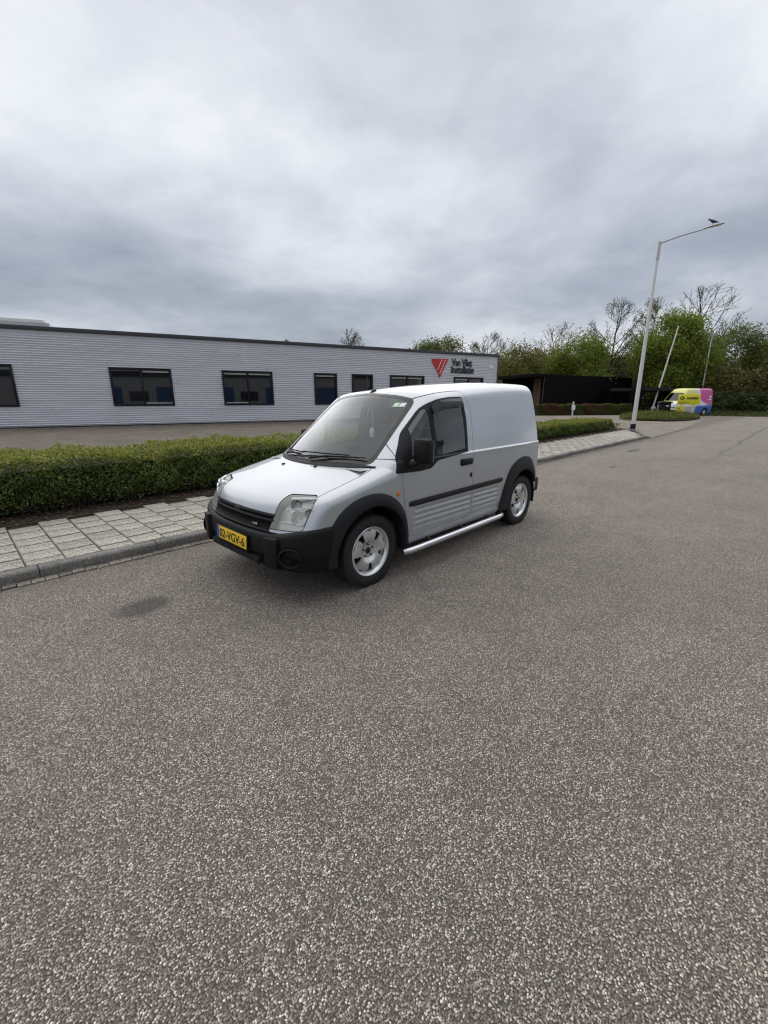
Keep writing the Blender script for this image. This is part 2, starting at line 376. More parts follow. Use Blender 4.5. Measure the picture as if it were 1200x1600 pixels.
m_ = NT('cladding'); v_ = m_.coord(); nz_ = m_.noise(m_.coord(scale=(.15, 1, 2.5)), 2.0, 4)
m_.set(col=m_.ramp(nz_, [(.3, (.64,.64,.68)), (.7, (.74,.74,.78))]), rough=.42, metal=.15)

# ------------------------------------------------------------------ the setting
M = MATS
def sheet(name, poly, z, mt, thick=0.0, parent=None):      # poly in (s, t); object space is the road's own frame
    m = MB()
    if thick: m.prism(poly, lambda p: (p[0], p[1], z-thick), lambda p: (p[0], p[1], z))
    else: m.add([(a, b, z) for a, b in poly], [tuple(range(len(poly)))])
    o = m.build(name, mt, parent); 
    if not parent: o.rotation_euler = (0, 0, RA)
    return o
g = MB().add([(-900,-900,-.05),(900,-900,-.05),(900,900,-.05),(-900,900,-.05)], [(0,1,2,3)]).build('ground', M['verge']); tag(g, kind='structure')
KT, KW, KZ = 4.75, .12, .10            # kerb face, kerb width, kerb height
road = sheet('road', [(-40,-2.7),(45.5,-2.7),(47,-4),(47,-60),(55,-60),(55,-6),(53.8,4.5),(52.5,8.2),(44,6.2),(28,4.95),(20.6,KT),(-40,KT)], 0.0, M['asphalt']); tag(road, kind='structure')
drive = sheet('driveway', [(20.6,4.75),(28,4.95),(44,6.2),(52.5,8.2),(58,26),(38,40),(25.6,40),(25.6,6.5)], .012, M['drive_brick']); tag(drive, kind='structure')
yard = sheet('yard', [(-60,6.66),(25.6,6.66),(25.6,46),(-60,46)], .085, M['yard_brick'], .12); tag(yard, kind='structure')
soil = sheet('planting_bed', [(-40,6.66),(24.9,6.66),(24.9,8.75),(-40,8.75)], .095, M['soil'], .02); tag(soil, kind='structure')

# pavement of 30 cm slabs laid in columns, every second column shifted by half a slab
def tmin(s): return KT+KW+.004 + max(0, s-20.4)*.40
pave = sheet('pavement', [(-40,KT+.02),(20.5,KT+.02),(25.3,6.655),(-40,6.655)], .072, M['soil'], .10); tag(pave, kind='structure')
random.seed(5)
def tile_mesh(L, W, name='tile'):
    m = MB().box((0,0,0), (W-.005, L-.012, .045)); bm = bmesh.new(); me = m.mesh(name, M['tile']); bm.from_mesh(me)
    bmesh.ops.bevel(bm, geom=[e for e in bm.edges if all(v.co.z > 0 for v in e.verts)], offset=.007, segments=1, affect='EDGES'); bm.to_mesh(me); bm.free(); return me
full, half = tile_mesh(.30, .30), tile_mesh(.15, .30)
rest = MB(); cnt = 0
order = list(range(-4, 17)) + list(range(37, 85))
for k in range(-60, 85):
    s0 = k*.30 - .02; off = .15 if k % 2 else 0.0
    t0 = KT+KW+.004; edges = [t0]
    if off: edges.append(t0+.15)
    while edges[-1] < 6.64: edges.append(edges[-1]+.297)
    for a, b in zip(edges[:-1], edges[1:]):
        L = b-a; c = (s0+.15, (a+b)/2)
        if b > 6.67 or c[1]-L/2 < tmin(c[0]) - .02: continue
        dz = random.uniform(-.004, .004); rx, ry = random.uniform(-.008, .008), random.uniform(-.008, .008)
        if k in order and cnt < 290 and k < 76:
            o = link('tile', half if L < .2 else full, pave); cnt += 1
            o.location = (c[0], c[1], .0775+dz); o.rotation_euler = (rx, ry, random.uniform(-.012, .012))
        else: rest.box((c[0], c[1], .0775+dz), (.29, L-.010, .045))
tag(rest.build('tile', M['tile'], pave), kind='stuff')
kerb = sheet('kerb', [(-40,KT+.006),(20.4,KT+.006),(20.4,KT+KW-.006),(-40,KT+KW-.006)], .04, M['kerb_concrete'], .12); tag(kerb, kind='structure')
ks = MB().prism([(0,-.05),(0,KZ-.018),(.018,KZ),(KW,KZ),(KW,-.05)], lambda p: (0, p[0], p[1]), lambda p: (.992, p[0], p[1])).build('kerb_stone', M['kerb_concrete'], kerb, bevel=.006)
first = True
for k in range(-12, 20):
    o = ks if first else link('kerb_stone', ks.data, kerb); first = False
    o.location = (.36+k*1.0, KT+random.uniform(-.004, .004), random.uniform(-.003, .003)); o.rotation_euler = (0, 0, random.uniform(-.002, .002))
o = link('kerb_stone', MB().prism([(0,-.05),(0,.082),(.018,KZ-.01),(KW,KZ-.01),(KW,-.05)], lambda p: (0, p[0], p[1]), lambda p: (.85, p[0], min(p[1], .03))).mesh('kerb_stone', M['kerb_concrete']), kerb); o.location = (20.36, KT, 0)
for k in range(6):      # low edging at the driveway mouth behind the lamp post
    o = link('kerb_stone', MB().box((0,0,0), (.95,.08,.10)).mesh('kerb_stone', M['kerb_concrete']), kerb); o.location = (21.0+k*.88, 5.02+k*.335, .05); o.rotation_euler = (0,0,R(21))
gut = sheet('gutter', [(-40,KT-.10),(20.6,KT-.10),(20.6,KT),(-40,KT)], .004, M['soil']); tag(gut, kind='structure')
bmesh_brick = MB().box((0,0,0), (.092,.10,.03)).mesh('brick', M['clinker'])
grest = MB()
for k in range(-400, 206):
    w = random.uniform(-.018, .012); p = (k*.10+.03, KT-.052+w, -.003+random.uniform(-.003, .003))
    if -6 <= k < 36: o = link('brick', bmesh_brick, gut); o.location = p; o.rotation_euler = (0, 0, random.uniform(-.05, .05))
    else: grest.box(p, (.092,.10,.03))
tag(grest.build('brick', M['clinker'], gut), kind='stuff')
fk = sheet('opposite_kerb', [(-40,-2.82),(45.5,-2.82),(45.5,-2.7),(-40,-2.7)], .10, M['kerb_concrete'], .15); tag(fk, kind='structure')
flush = sheet('gutter_line', [(20.6,4.62),(28,4.82),(44,6.07),(52.4,8.0),(52.3,8.22),(44,6.27),(28,5.02),(20.6,4.82)],   .018, M['clinker']); tag(flush, kind='structure')
litter = MB(); rl = random.Random(3)
for _ in range(900):
    s = rl.choice((rl.uniform(-.5, 4.5), rl.uniform(11, 24))); t = rl.uniform(6.62, 7.35); a = rl.uniform(0, 6.28); q = rl.uniform(.012, .035)
    z = .105+rl.uniform(0, .01); litter.add([(s+q*math.cos(a), t+q*math.sin(a), z), (s-q*.5*math.sin(a), t+q*.5*math.cos(a), z+.008), (s-q*math.cos(a), t-q*math.sin(a), z), (s+q*.5*math.sin(a), t-q*.5*math.cos(a), z+.004)], [(0,1,2,3)])
for _ in range(160):
    s = rl.choice((2.0+abs(rl.gauss(0, .18)), rl.uniform(10.5, 12.5))); t = KT-.02-abs(rl.gauss(0, .03)); a = rl.uniform(0, 6.28); q = rl.uniform(.012, .035)
    z = .014+rl.uniform(0, .01); litter.add([(s+q*math.cos(a), t+q*math.sin(a), z), (s-q*.5*math.sin(a), t+q*.5*math.cos(a), z+.006), (s-q*math.cos(a), t-q*math.sin(a), z), (s+q*.5*math.sin(a), t-q*.5*math.cos(a), z+.003)], [(0,1,2,3)])
lo = litter.build('fallen_leaves', M['leaf_litter']); lo.rotation_euler = (0,0,RA); tag(lo, 'scattered dry brown leaves along the kerb and under the hedge', 'leaves', kind='stuff')

# ------------------------------------------------------------------ leaves and trees
def leaf_soup(P, size, rng, up=0.0, aspect=.5):       # one diamond per point
    n = len(P); d = rng.normal(size=(n, 3)); d /= np.linalg.norm(d, axis=1)[:, None]
    nn = rng.normal(size=(n, 3)); nn[:, 2] += up; nn -= (nn*d).sum(1)[:, None]*d; nn /= np.linalg.norm(nn, axis=1)[:, None]+1e-9
    w = np.cross(nn, d); s = (np.asarray(size)*rng.uniform(.6, 1.35, n))[:, None]
    V = np.empty((n, 4, 3)); V[:, 0] = P+d*s*.5; V[:, 1] = P+w*s*aspect*.5+nn*s*.06; V[:, 2] = P-d*s*.5; V[:, 3] = P-w*s*aspect*.5+nn*s*.06
    return V.reshape(-1, 3), np.arange(n*4).reshape(n, 4)
def tube_soup(segs):                                   # segs: (p0, p1, r0, r1)
    S = np.array([list(a)+list(b)+[c, d] for a, b, c, d in segs]); n = len(S); a, b = S[:, :3], S[:, 3:6]
    d = b-a; d /= np.linalg.norm(d, axis=1)[:, None]+1e-9; h = np.where(np.abs(d[:, 2:3]) < .9, [[0,0,1.]], [[1.,0,0]])
    u = np.cross(d, h); u /= np.linalg.norm(u, axis=1)[:, None]; w = np.cross(d, u); V = np.empty((n, 8, 3))
    for k in range(4):
        c, s = math.cos(k*math.pi/2), math.sin(k*math.pi/2)
        V[:, k] = a+S[:, 6:7]*(c*u+s*w); V[:, 4+k] = b+S[:, 7:8]*(c*u+s*w)
    q = np.array([(k, (k+1)%4, 4+(k+1)%4, 4+k) for k in range(4)])
    return V.reshape(-1, 3), (np.arange(n)[:, None, None]*8+q[None]).reshape(-1, 4)
def make_tree(label, x, y, H, W, leaf, n_leaf, lsize, seed, bark='bark', clear=.2, cl=.45, leaders=1, dens=1.0, up=.55, twig=.015, group=None, z0=-.05, name='tree'):
    rng = np.random.default_rng(seed); rr = random.Random(seed); segs = []; ends = []; r0 = max(.10, H*.013)
    NS = (9, 6, 5, 3)
    def br(p, d, L, r, lv):
        n = NS[lv]; wob = (.03, .13, .17, .22)[lv]
        for i in range(n):
            d = (d[0]+rr.gauss(0, wob), d[1]+rr.gauss(0, wob), d[2]+rr.gauss(0, wob*.7)+(.07*up*2 if lv else 0)); k = 1/math.sqrt(d[0]**2+d[1]**2+d[2]**2); d = (d[0]*k, d[1]*k, d[2]*k)
            q = (p[0]+d[0]*L/n, p[1]+d[1]*L/n, p[2]+d[2]*L/n); ra, rb = r*(1-.8*i/n), r*(1-.8*(i+1)/n)
            segs.append((p, q, max(ra, twig), max(rb, twig*.8))); p = q
            if lv and (q[0]**2+q[1]**2)/(W*W*.25)+((q[2]-H*(1+clear*.6)/2)/(H*(1-clear*.6)/2))**2 > 1.0:      # crown outline reached
                ends.append(q); return
            if lv >= 2: ends.append(q)
            if lv == 3: continue
            f = (i+1)/n
            if lv == 0:
                h = p[2]/H
                if h < clear: continue
                m = rr.choice((2, 3, 3)) if dens <= 1 else rr.choice((3, 3, 4)); hh = (h-clear)/(1-clear); env = math.sqrt(max(.03, 1-(2*hh-.75)**2/1.6))*W/2
            else: m = 1 if rr.random() < (.75 if lv == 1 else .65)*dens else 2 if rr.random() < .6*dens else 1
            for _ in range(m):
                az = rr.uniform(0, 2*math.pi)
                if lv == 0: el = rr.uniform(.25, .75)+hh*.45; nd = (math.cos(az)*math.cos(el), math.sin(az)*math.cos(el), math.sin(el)); nl = env*rr.uniform(.95, 1.3)/max(.40, math.cos(el))
                else:
                    u = (rr.gauss(0,1), rr.gauss(0,1), rr.gauss(0,1)); dt = u[0]*d[0]+u[1]*d[1]+u[2]*d[2]; u = (u[0]-dt*d[0], u[1]-dt*d[1], u[2]-dt*d[2]); ku = 1/(math.sqrt(u[0]**2+u[1]**2+u[2]**2)+1e-6); th = rr.uniform(.45, .95); c, sn = math.cos(th), math.sin(th)*ku
                    nd = (d[0]*c+u[0]*sn, d[1]*c+u[1]*sn, d[2]*c+u[2]*sn+.12*up); nl = L*rr.uniform(.38, .60)*(1.1-.5*f)
                br(p, nd, nl, max(rb*rr.uniform(.5, .7), twig), lv+1)
    for k in range(leaders):
        a = 2*math.pi*k/leaders+rr.random(); t = 0.0 if leaders == 1 else .22
        br((0, 0, 0), (math.cos(a)*t+rr.gauss(0, .03), math.sin(a)*t+rr.gauss(0, .03), 1.0), H*.90, r0, 0)
    A = np.array([q[1] for q in segs]); zt = np.percentile(A[:, 2], 99.9); wx = np.percentile(A[:, 0], 99.3)-np.percentile(A[:, 0], .7)
    sc3 = np.array([W/wx, W/wx, H/zt]); root = empty(name, (x, y, z0)); tag(root, label, 'tree', group)
    segs = [(np.array(a)*sc3, np.array(b)*sc3, c, d) for a, b, c, d in segs]; E = np.array(ends)*sc3
    V, F = tube_soup(segs); big = np.repeat(np.array([q[2] for q in segs]) > r0*.3, 4)
    link('trunk', raw_mesh('trunk', V, F[big], M[bark]), root); link('branches', raw_mesh('branches', V, F[~big], M[bark]), root)
    if n_leaf:
        w = rng.random(len(E))**1.5; w /= w.sum(); idx = rng.choice(len(E), n_leaf, p=w); P = E[idx]+rng.normal(size=(n_leaf, 3))*cl*np.array([1, 1, .7]); P = P[P[:, 2] > .4]
        V, F = leaf_soup(P, lsize, rng, up=.6); link('crown', raw_mesh('crown', V, F, M[leaf]), root)
    return root
def make_shrub(label, x, y, H, W, D, leaf, n, lsize, seed, name='shrub', group=None, rz=0.0, lumps=26, leaf2=None, z0=-.05):
    rng = np.random.default_rng(seed); root = empty(name, (x, y, z0), rz); tag(root, label, 'shrub', group)
    C = rng.uniform(-1, 1, (lumps, 3)); C[:, 2] = rng.uniform(0.05, 1, lumps); nr = np.sqrt((C[:, :2]**2).sum(1)+(C[:, 2]*.9)**2); C /= np.maximum(1, nr/.8)[:, None]
    rad = rng.uniform(.22, .40, lumps); idx = rng.integers(0, lumps, n); d = rng.normal(size=(n, 3)); d /= np.linalg.norm(d, axis=1)[:, None]
    P = C[idx]+d*(rad[idx]*rng.uniform(.55, 1.08, n))[:, None]; P[:, 2] = np.abs(P[:, 2]); P *= np.array([W/2/1.1, D/2/1.1, H/1.2])
    V, F = leaf_soup(P, lsize, rng, up=.5); link('foliage', raw_mesh('foliage', V, F, M[leaf]), root)
    if leaf2:
        k = P[:, 2] > np.percentile(P[:, 2], 55); Q = P[k]+rng.normal(size=(k.sum(), 3))*.12; V, F = leaf_soup(Q, lsize, rng, up=.5); link('new_growth', raw_mesh('new_growth', V, F, M[leaf2]), root)
    segs = []
    for c in C:
        e = c*np.array([W/2/1.1, D/2/1.1, H/1.2]); m = e*.5+rng.normal(size=3)*.1; b = np.array([e[0]*.15, e[1]*.15, 0]); segs += [(b, m, .05, .035), (m, e, .035, .012)]
    V, F = tube_soup(segs); link('stems', raw_mesh('stems', V, F, M['bark_dark']), root); return root

# clipped hedge between pavement and yard: leaves in the outer shell of its box, a twiggy core inside
def make_hedge():
    rng = np.random.default_rng(11); root = empty('hedge', st(11.0, 7.8, .09), RA)
    tag(root, 'long clipped green hedge behind the pavement, passing behind the silver van', 'hedge')
    def prof(s):
        top = np.where(s < 8, .72, np.where(s > 12.5, .52, .72-.20*(s-8)/4.5)); return top
    Ps, Sz, Kind = [], [], []
    for s0, s1, per, sz in ((-3.0, 4.9, 7200, .036), (4.9, 11.2, 2600, .045), (11.2, 23.7, 3300, .050)):
        n = int((s1-s0)*per); s = rng.uniform(s0, s1, n); top = prof(s); side = rng.random(n)
        t = np.empty(n); z = np.empty(n); dep = rng.exponential(.045, n).clip(0, .25)
        f = side < .42; b = side > .90; c = ~(f | b)
        lump = .05*np.sin(s*2.3)+.04*np.sin(s*5.1+1)+.03*np.sin(s*9.7+2)
        zz = rng.random(n)**.85
        lump2 = .04*np.sin(s*6+zz*9)+.03*np.sin(s*13-zz*14)+.02*np.sin(s*29+zz*23)
        t[f] = (7.03+lump+lump2+.10*np.exp(-zz*9)-.06*np.sin(zz*3.1))[f]+dep[f]; z[f] = (zz*top)[f]*.97+.05
        t[b] = 8.55-dep[b]; z[b] = (zz*top)[b]
        t[c] = rng.uniform(6.99, 8.56, c.sum())+lump[c]; z[c] = (top+.022*np.sin(s*7+t*5)+.018*np.sin(s*17-t*11)+.5*lump)[c]-dep[c]*.55+rng.exponential(.016, c.sum())
        rnd = .10   # rounded top front edge
        e = f & (z > top-rnd); t[e] += (z[e]-(top[e]-rnd))*.45
        edge = np.minimum(1, (23.7-s)/.35); z *= np.where(s > 23.35, np.clip(edge, .3, 1), 1)
        sparse = (z < .16) & (rng.random(n) < .55); keep = ~sparse
        Ps.append(np.stack([s, t, z], 1)[keep]); Sz.append(np.full(keep.sum(), sz)); Kind.append((c & (rng.random(n) < .9) | (f & (z > top*.86) & (rng.random(n) < .55)) | (rng.random(n) < .03))[keep])
    P, S, K = np.concatenate(Ps), np.concatenate(Sz), np.concatenate(Kind); P -= np.array([11.0, 7.8, 0])
    for nm, k, mt, up in (('foliage', ~K, 'hedge_leaf', .2), ('new_growth', K, 'hedge_shoot', .9)):
        V, F = leaf_soup(P[k], S[k], rng, up=up, aspect=.62); tag(link(nm, raw_mesh(nm, V, F, M[mt]), root), kind='stuff')
    core = MB()
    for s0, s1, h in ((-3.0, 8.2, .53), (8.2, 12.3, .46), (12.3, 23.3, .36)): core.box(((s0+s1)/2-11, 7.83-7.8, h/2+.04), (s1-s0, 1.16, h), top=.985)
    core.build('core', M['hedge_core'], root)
    segs = []
    for _ in range(520):
        s = rng.uniform(-2, 5.5) if rng.random() < .6 else rng.uniform(11, 23.5); t = rng.uniform(7.08, 7.4); h = rng.uniform(.12, .35)
        segs.append((np.array([s-11, t-7.8, 0]), np.array([s-11+rng.normal()*.08, t-7.8-rng.uniform(0, .14), h]), .007, .004))
    V, F = tube_soup(segs); tag(link('stems', raw_mesh('stems', V, F, M['bark_dark']), root), kind='stuff')
make_hedge()

# ------------------------------------------------------------------ the corrugated hall behind the hedge
BA = R(27.8); BP = (-20.364, 22.873, .09)
hall = empty('industrial_hall', BP, BA); tag(hall, 'long low hall clad in pale ribbed metal with dark framed windows', 'building')
HX0, HX1, HZ = -14.0, 34.2, 5.17
WIN = [(-2.08,1.02,1),(5.37,8.50,1),(11.44,14.57,1),(17.53,19.17,0),(20.40,22.03,0),(23.56,26.59,1),(29.56,32.59,1)]
CP = .12141; WZ0, WZ1 = 10*CP, 27*CP
def corrugated(m, x0, x1, z0, z1, pitch=CP, dep=.066):
    z = z0; pr = [(0.0, z0)]
    k0 = math.floor(z0/pitch+1e-4)
    for k in range(k0, int(z1/pitch)+2):
        for f, d in [(q/8, dep*(.5-.5*math.cos(q*math.pi/4))) for q in range(8)]:
            zz = (k+f)*pitch
            if z0+1e-5 < zz < z1-1e-5: pr.append((d, zz))
    pr.append((0.0, z1))
    m.add([p for d, zz in pr for p in ((x0, -d, zz), (x1, -d, zz))], [(2*i, 2*i+1, 2*i+3, 2*i+2) for i in range(len(pr)-1)])
cl = MB(); corrugated(cl, HX0, HX1, .10, WZ0); corrugated(cl, HX0, HX1, WZ1, HZ-.13)
xs = [HX0]+[w for a, b, c in WIN for w in (a, b)]+[HX1]
for a, b in zip(xs[::2], xs[1::2]): corrugated(cl, a, b, WZ0, WZ1)
cl.build('cladding', M['cladding'], hall, fixn=False, smooth=50)
wl = MB().box(((HX0+HX1)/2, 10.16, HZ/2), (HX1-HX0-.02, 19.9, HZ-.10)); wl.build('wall', M['roof_trim'], hall)
MB().box(((HX0+HX1)/2, -.02, HZ-.02), (HX1-HX0+.12, .22, .22)).box((HX1+.03, 9.9, HZ-.02), (.14, 19.9, .22)).build('roof_edge', M['roof_trim'], hall, bevel=.01)
MB().box((HX1+.005, -.02, HZ/2-.02), (.09, .14, HZ-.24)).build('corner_trim', M['roof_trim'], hall)
MB().box(((HX0+HX1)/2, -.03, .045), (HX1-HX0, .10, .09)).build('plinth', M['frame_dark'], hall)
edging = MB()
for k in range(48): edging.box((HX0+k*1.0+.5, -.95, .03), (.985, .10, .10))
edging.build('edging', M['clinker'], hall)
for i, (a, b, two) in enumerate(WIN):
    fw = .085; w = MB(); cx, cz = (a+b)/2, (WZ0+WZ1)/2
    w.box((cx, -.03, WZ0+fw/2-.02), (b-a+.06, .16, fw+.04)).box((cx, -.03, WZ1-fw/2+.02), (b-a+.06, .16, fw+.04))
    w.box((a+fw/2-.015, -.03, cz), (fw+.03, .159, WZ1-WZ0-.1)).box((b-fw/2+.015, -.03, cz), (fw+.03, .159, WZ1-WZ0-.1))
    if two: w.box((cx, -.02, cz), (.10, .12, WZ1-WZ0-.1))
    wo = w.build('window', M['frame_dark'], hall, bevel=.006)
    panes = [(a+fw, cx-.05), (cx+.05, b-fw)] if two else [(a+fw, b-fw)]
    for j, (p, q) in enumerate(panes):
        MB().box(((p+q)/2, .03, cz), (q-p, .02, WZ1-WZ0-2*fw)).build('pane', M['window_glass'], wo)
        if (i+j) % 3 != 1: MB().box(((p+q)/2, .005, WZ1-fw-.06), (q-p-.04, .02, .10)).build('blind', M['blind'], wo)
        if (i+j) % 2 == 0: MB().box(((p+q)/2, -.005, WZ0+fw+.035), (q-p-.02, .03, .05)).build('sill', M['galvanised'], wo)
skl = empty('roof_light', tuple(hall.matrix_basis @ Vector((.1, 1.4, HZ-.05))), BA); tag(skl, 'pale grey roof light standing on the hall roof at the left', 'skylight')
MB().box((0, 0, .20), (5.6, 1.6, .40)).build('upstand', M['galvanised'], skl); MB().box((0, 0, .49), (5.4, 1.4, .18), top=.93).build('dome', M['blind'], skl, bevel=.03)
def wall_pt(px, py):      # pixel -> (x, z) on the facade
    d = ray(px, py); n = np.array([-math.sin(BA), math.cos(BA), 0]); t = (np.array(BP)-np.array([0,0,CAMH]))*np.array([1,1,0]) @ n/(d @ n)
    X = np.array([0,0,CAMH])+d*t-np.array(BP); return X[0]*math.cos(BA)+X[1]*math.sin(BA), X[2]
ws = empty('wall_sign', tuple(hall.matrix_basis @ Vector((29.3, -.05, 3.2))), BA); tag(ws, 'red striped emblem and black lettering on the hall wall', 'sign')
def zp(x, y): return wall_pt(640+x/3.333, 500+y/3.333)
def local(p): return (p[0]-29.3, p[1]-3.2)
poly = [local(zp(*p)) for p in ((112,203),(200,203),(153,302),(146,276),(126,240),(117,222))]
MB().prism(poly, lambda p: (p[0], 0, p[1]), lambda p: (p[0], -.05, p[1])).build('emblem', M['sign_red'], ws)
for (x0, y0, x1, y1) in ((165,207,141,262), (184,207,152,283)):
    for k in range(7):
        f0, f1 = k/7, (k+.62)/7
        a, b = local(zp(x0+(x1-x0)*f0, y0+(y1-y0)*f0)), local(zp(x0+(x1-x0)*f1, y0+(y1-y0)*f1))
        MB().prism([(a[0]-.045, a[1]), (a[0]+.045, a[1]), (b[0]+.045, b[1]), (b[0]-.045, b[1])], lambda p: (p[0], -.045, p[1]), lambda p: (p[0], -.056, p[1])).build('stripe', M['white_print'], ws)
for txt, (x0, y0), (x1, y1) in (('Van Vliet', (217,204), (324,238)), ('Installatie', (214,241), (333,276))):
    a, b = local(zp(x0, y1)), local(zp(x1, y0))
    me = text_mesh('lettering', txt, (b[1]-a[1])*1.36, M['ink_black'], .04, .012, .95, width=b[0]-a[0]); o = link('lettering', me, ws)
    o.location = (a[0], -.03, a[1]); o.rotation_euler = (R(90), 0, 0)
x, z = wall_pt(767, 573.3); pl = MB().box((0,0,0), (.44,.03,.20)).build('number_plate', M['white_print'], bevel=.004); pl.location = hall.matrix_basis @ Vector((x, -.055, z)); pl.rotation_euler = (0,0,BA)
tag(pl, 'small white number plaque high on the hall near its right corner', 'plaque')

# ------------------------------------------------------------------ black timber building beyond the driveway
A = at_depth(833, 640, 47.5); B = at_depth(981, 640, 57.5); C = at_depth(770, 640, 53.5)
bb = empty('black_building', (A[0], A[1], 0)); tag(bb, 'low flat roofed black building with a brown timber entrance panel', 'building')
ZB = at_depth(833, 583.5, 47.5)[2]
b2, c2 = (B-A)[:2], (C-A)[:2]
def lin(p, q, f): return (p[0]+(q[0]-p[0])*f, p[1]+(q[1]-p[1])*f)
bl, cl_ = np.linalg.norm(b2), np.linalg.norm(c2)
def band(m, p, q, z0, z1, thick):
    d = np.array(q)-np.array(p); L = np.linalg.norm(d); d /= L; nrm = np.array([d[1], -d[0]])
    if nrm @ (np.array([-A[0], -A[1]])) < 0: nrm = -nrm
    m.prism([tuple(p), tuple(q), tuple(np.array(q)-nrm*thick), tuple(np.array(p)-nrm*thick)], lambda a: (a[0], a[1], z0), lambda a: (a[0], a[1], z1)); return nrm
nr = b2/bl; 
n_boards = 40; zz = np.linspace(.1, ZB-.45, 18)
wallr = MB(); band(wallr, b2*.075, b2, 0, ZB-.35, .4); wallr.build('wall', M['black_board'], bb)
for i in range(17):                       # horizontal boards of the long wall
    m = MB(); nrm = np.array([b2[1], -b2[0]])/bl; nrm = nrm if nrm @ A[:2] < 0 else -nrm
    band(m, b2*.075+nrm*.03, b2+nrm*.03, zz[i]+.006, zz[i+1]-.006, .028); m.build('board', M['black_board'], bb)
fas = MB(); fas.prism([tuple(c2*1.0), (0,0), tuple(b2), tuple(b2+c2)], lambda p: (p[0], p[1], ZB-.36), lambda p: (p[0], p[1], ZB)); fas.build('fascia', M['black_board'], bb, bevel=.02)
e0, e1 = c2*.12, c2*.30
nl = np.array([c2[1], -c2[0]])/cl_; nl = nl if nl @ A[:2] < 0 else -nl
back = MB(); band(back, c2*.30-nl*2.6, c2-nl*1.2, 0, ZB-.36, .3); back.build('entrance_wall', M['black_board'], bb)
pq0, pq1 = b2*.073, (at_depth(830, 640, 51.0)-A)[:2]
for i in range(9): m = MB(); band(m, pq0+(pq1-pq0)*i/9, pq0+(pq1-pq0)*(i+.94)/9, 0, ZB-.40, .06); m.build('timber_plank', M['wood_panel'], bb)
MB().tube([(b2[0]*.04, b2[1]*.04+1.5, ZB-.02), (b2[0]*.04, b2[1]*.04+1.5, ZB+.35)], .10, 10).build('roof_vent', M['frame_dark'], bb)
# black carport in front of its right end
cp = empty('carport', tuple(at_depth(985, 640, 46)[:2])+(0,)); tag(cp, 'black open carport frame beside the black building', 'carport')
x0 = at_depth(985, 640, 46); 
for px, Y in ((985, 46), (997, 44.5), (1040, 52), (955, 53)):
    p = at_depth(px, 640, Y)-x0; MB().box((p[0], p[1], 1.3), (.32, .32, 2.6)).build('post', M['black_board'], cp)
p1, p2, p3, p4 = [at_depth(a, 640, Y)-x0 for a, Y in ((950, 47), (1042, 44.5), (1050, 53), (950, 54))]
MB().prism([tuple(p1[:2]), tuple(p2[:2]), tuple(p3[:2]), tuple(p4[:2])], lambda p: (p[0], p[1], 2.45), lambda p: (p[0], p[1], 2.75)).build('roof', M['frame_dark'], cp)
# house roof showing between the trees
hp = at_depth(962, 640, 74); hs = empty('house', (hp[0], hp[1], 0), R(12)); tag(hs, 'small pitched grey roof house showing behind the black building', 'house')
zt = at_depth(962, 574, 74)[2]
MB().box((0, 3, (zt-2.6)/2), (9, 6, zt-2.6)).build('wall', M['hall_grey'], hs)
MB().prism([(-.4, zt-2.7), (3, zt), (6.4, zt-2.7)], lambda p: (-4.8, p[0], p[1]), lambda p: (4.8, p[0], p[1])).build('roof', M['roof_tile'], hs)
# hall across the road behind the camera, which the windows mirror
oh = empty('opposite_hall', st(4, -24, 0), RA); tag(oh, 'grey hall across the road with blue roller doors, mirrored in the windows', 'building')
MB().box((0, -8, 3.2), (70, 16, 6.4)).build('wall', M['hall_grey'], oh); MB().box((0, .02, 5.9), (70.2, .3, .9)).build('fascia', M['roof_trim'], oh)
for k in range(-3, 4): MB().box((k*9.0, .03, 1.9), (3.6, .12, 3.8)).build('roller_door', M['door_blue'], oh); MB().box((k*9.0+4.4, .03, 2.3), (3.0, .1, 1.6)).build('window', M['window_glass'], oh)

# ------------------------------------------------------------------ planting: reddish hedge, island, trees
def box_hedge(name, label, p, q, H, D, mats, n, seed, lsize=.09):
    rng = np.random.default_rng(seed); p, q = np.array(p[:2]), np.array(q[:2]); L = np.linalg.norm(q-p); rz = math.atan2(*(q-p)[::-1])
    root = empty(name, tuple((p+q)/2)+(0,), rz); tag(root, label, 'hedge')
    x = rng.uniform(-L/2, L/2, n); side = rng.random(n); y = np.where(side < .5, -D/2+rng.exponential(.05, n), rng.uniform(-D/2, D/2, n)); z = np.where(side < .5, rng.uniform(.05, H, n), H-rng.exponential(.04, n))
    z += .05*np.sin(x*3)+.04*np.sin(x*7.3); y += .06*np.sin(x*4+z*5); P = np.stack([x, y, z], 1); pick = (np.sin(x*1.3+.8*np.sin(x*.7))+.7*np.sin(x*3.1+1)+.5*np.sin(z*6+x)+rng.normal(size=n)*.9) > .35
    for nm, k, mt in (('foliage', ~pick, mats[0]), ('red_foliage', pick, mats[1])):
        V, F = leaf_soup(P[k], lsize, rng, up=.3); tag(link(nm, raw_mesh(nm, V, F, M[mt]), root), kind='stuff')
    MB().box((0, .05, H*.45), (L-.1, D*.7, H*.85)).build('core', M['hedge_core'], root)
box_hedge('hedge', 'low hedge of mixed green and reddish leaves before the black building', at_depth(836, 640, 44.6), at_depth(983, 640, 46.0), 1.12, .9, ('hedge_leaf', 'leaf_red'), 17000, 4)
sp = at_depth(895, 640, 43.2); s1 = empty('post_sign', (sp[0], sp[1], 0), R(8)); tag(s1, 'small white board on a white post in front of the reddish hedge', 'sign')
MB().box((0, 0, .70), (.10, .10, 1.40)).build('post', M['white_post'], s1); MB().box((0, -.075, .80), (.36, .04, .46)).build('board', M['white_print'], s1, bevel=.01)

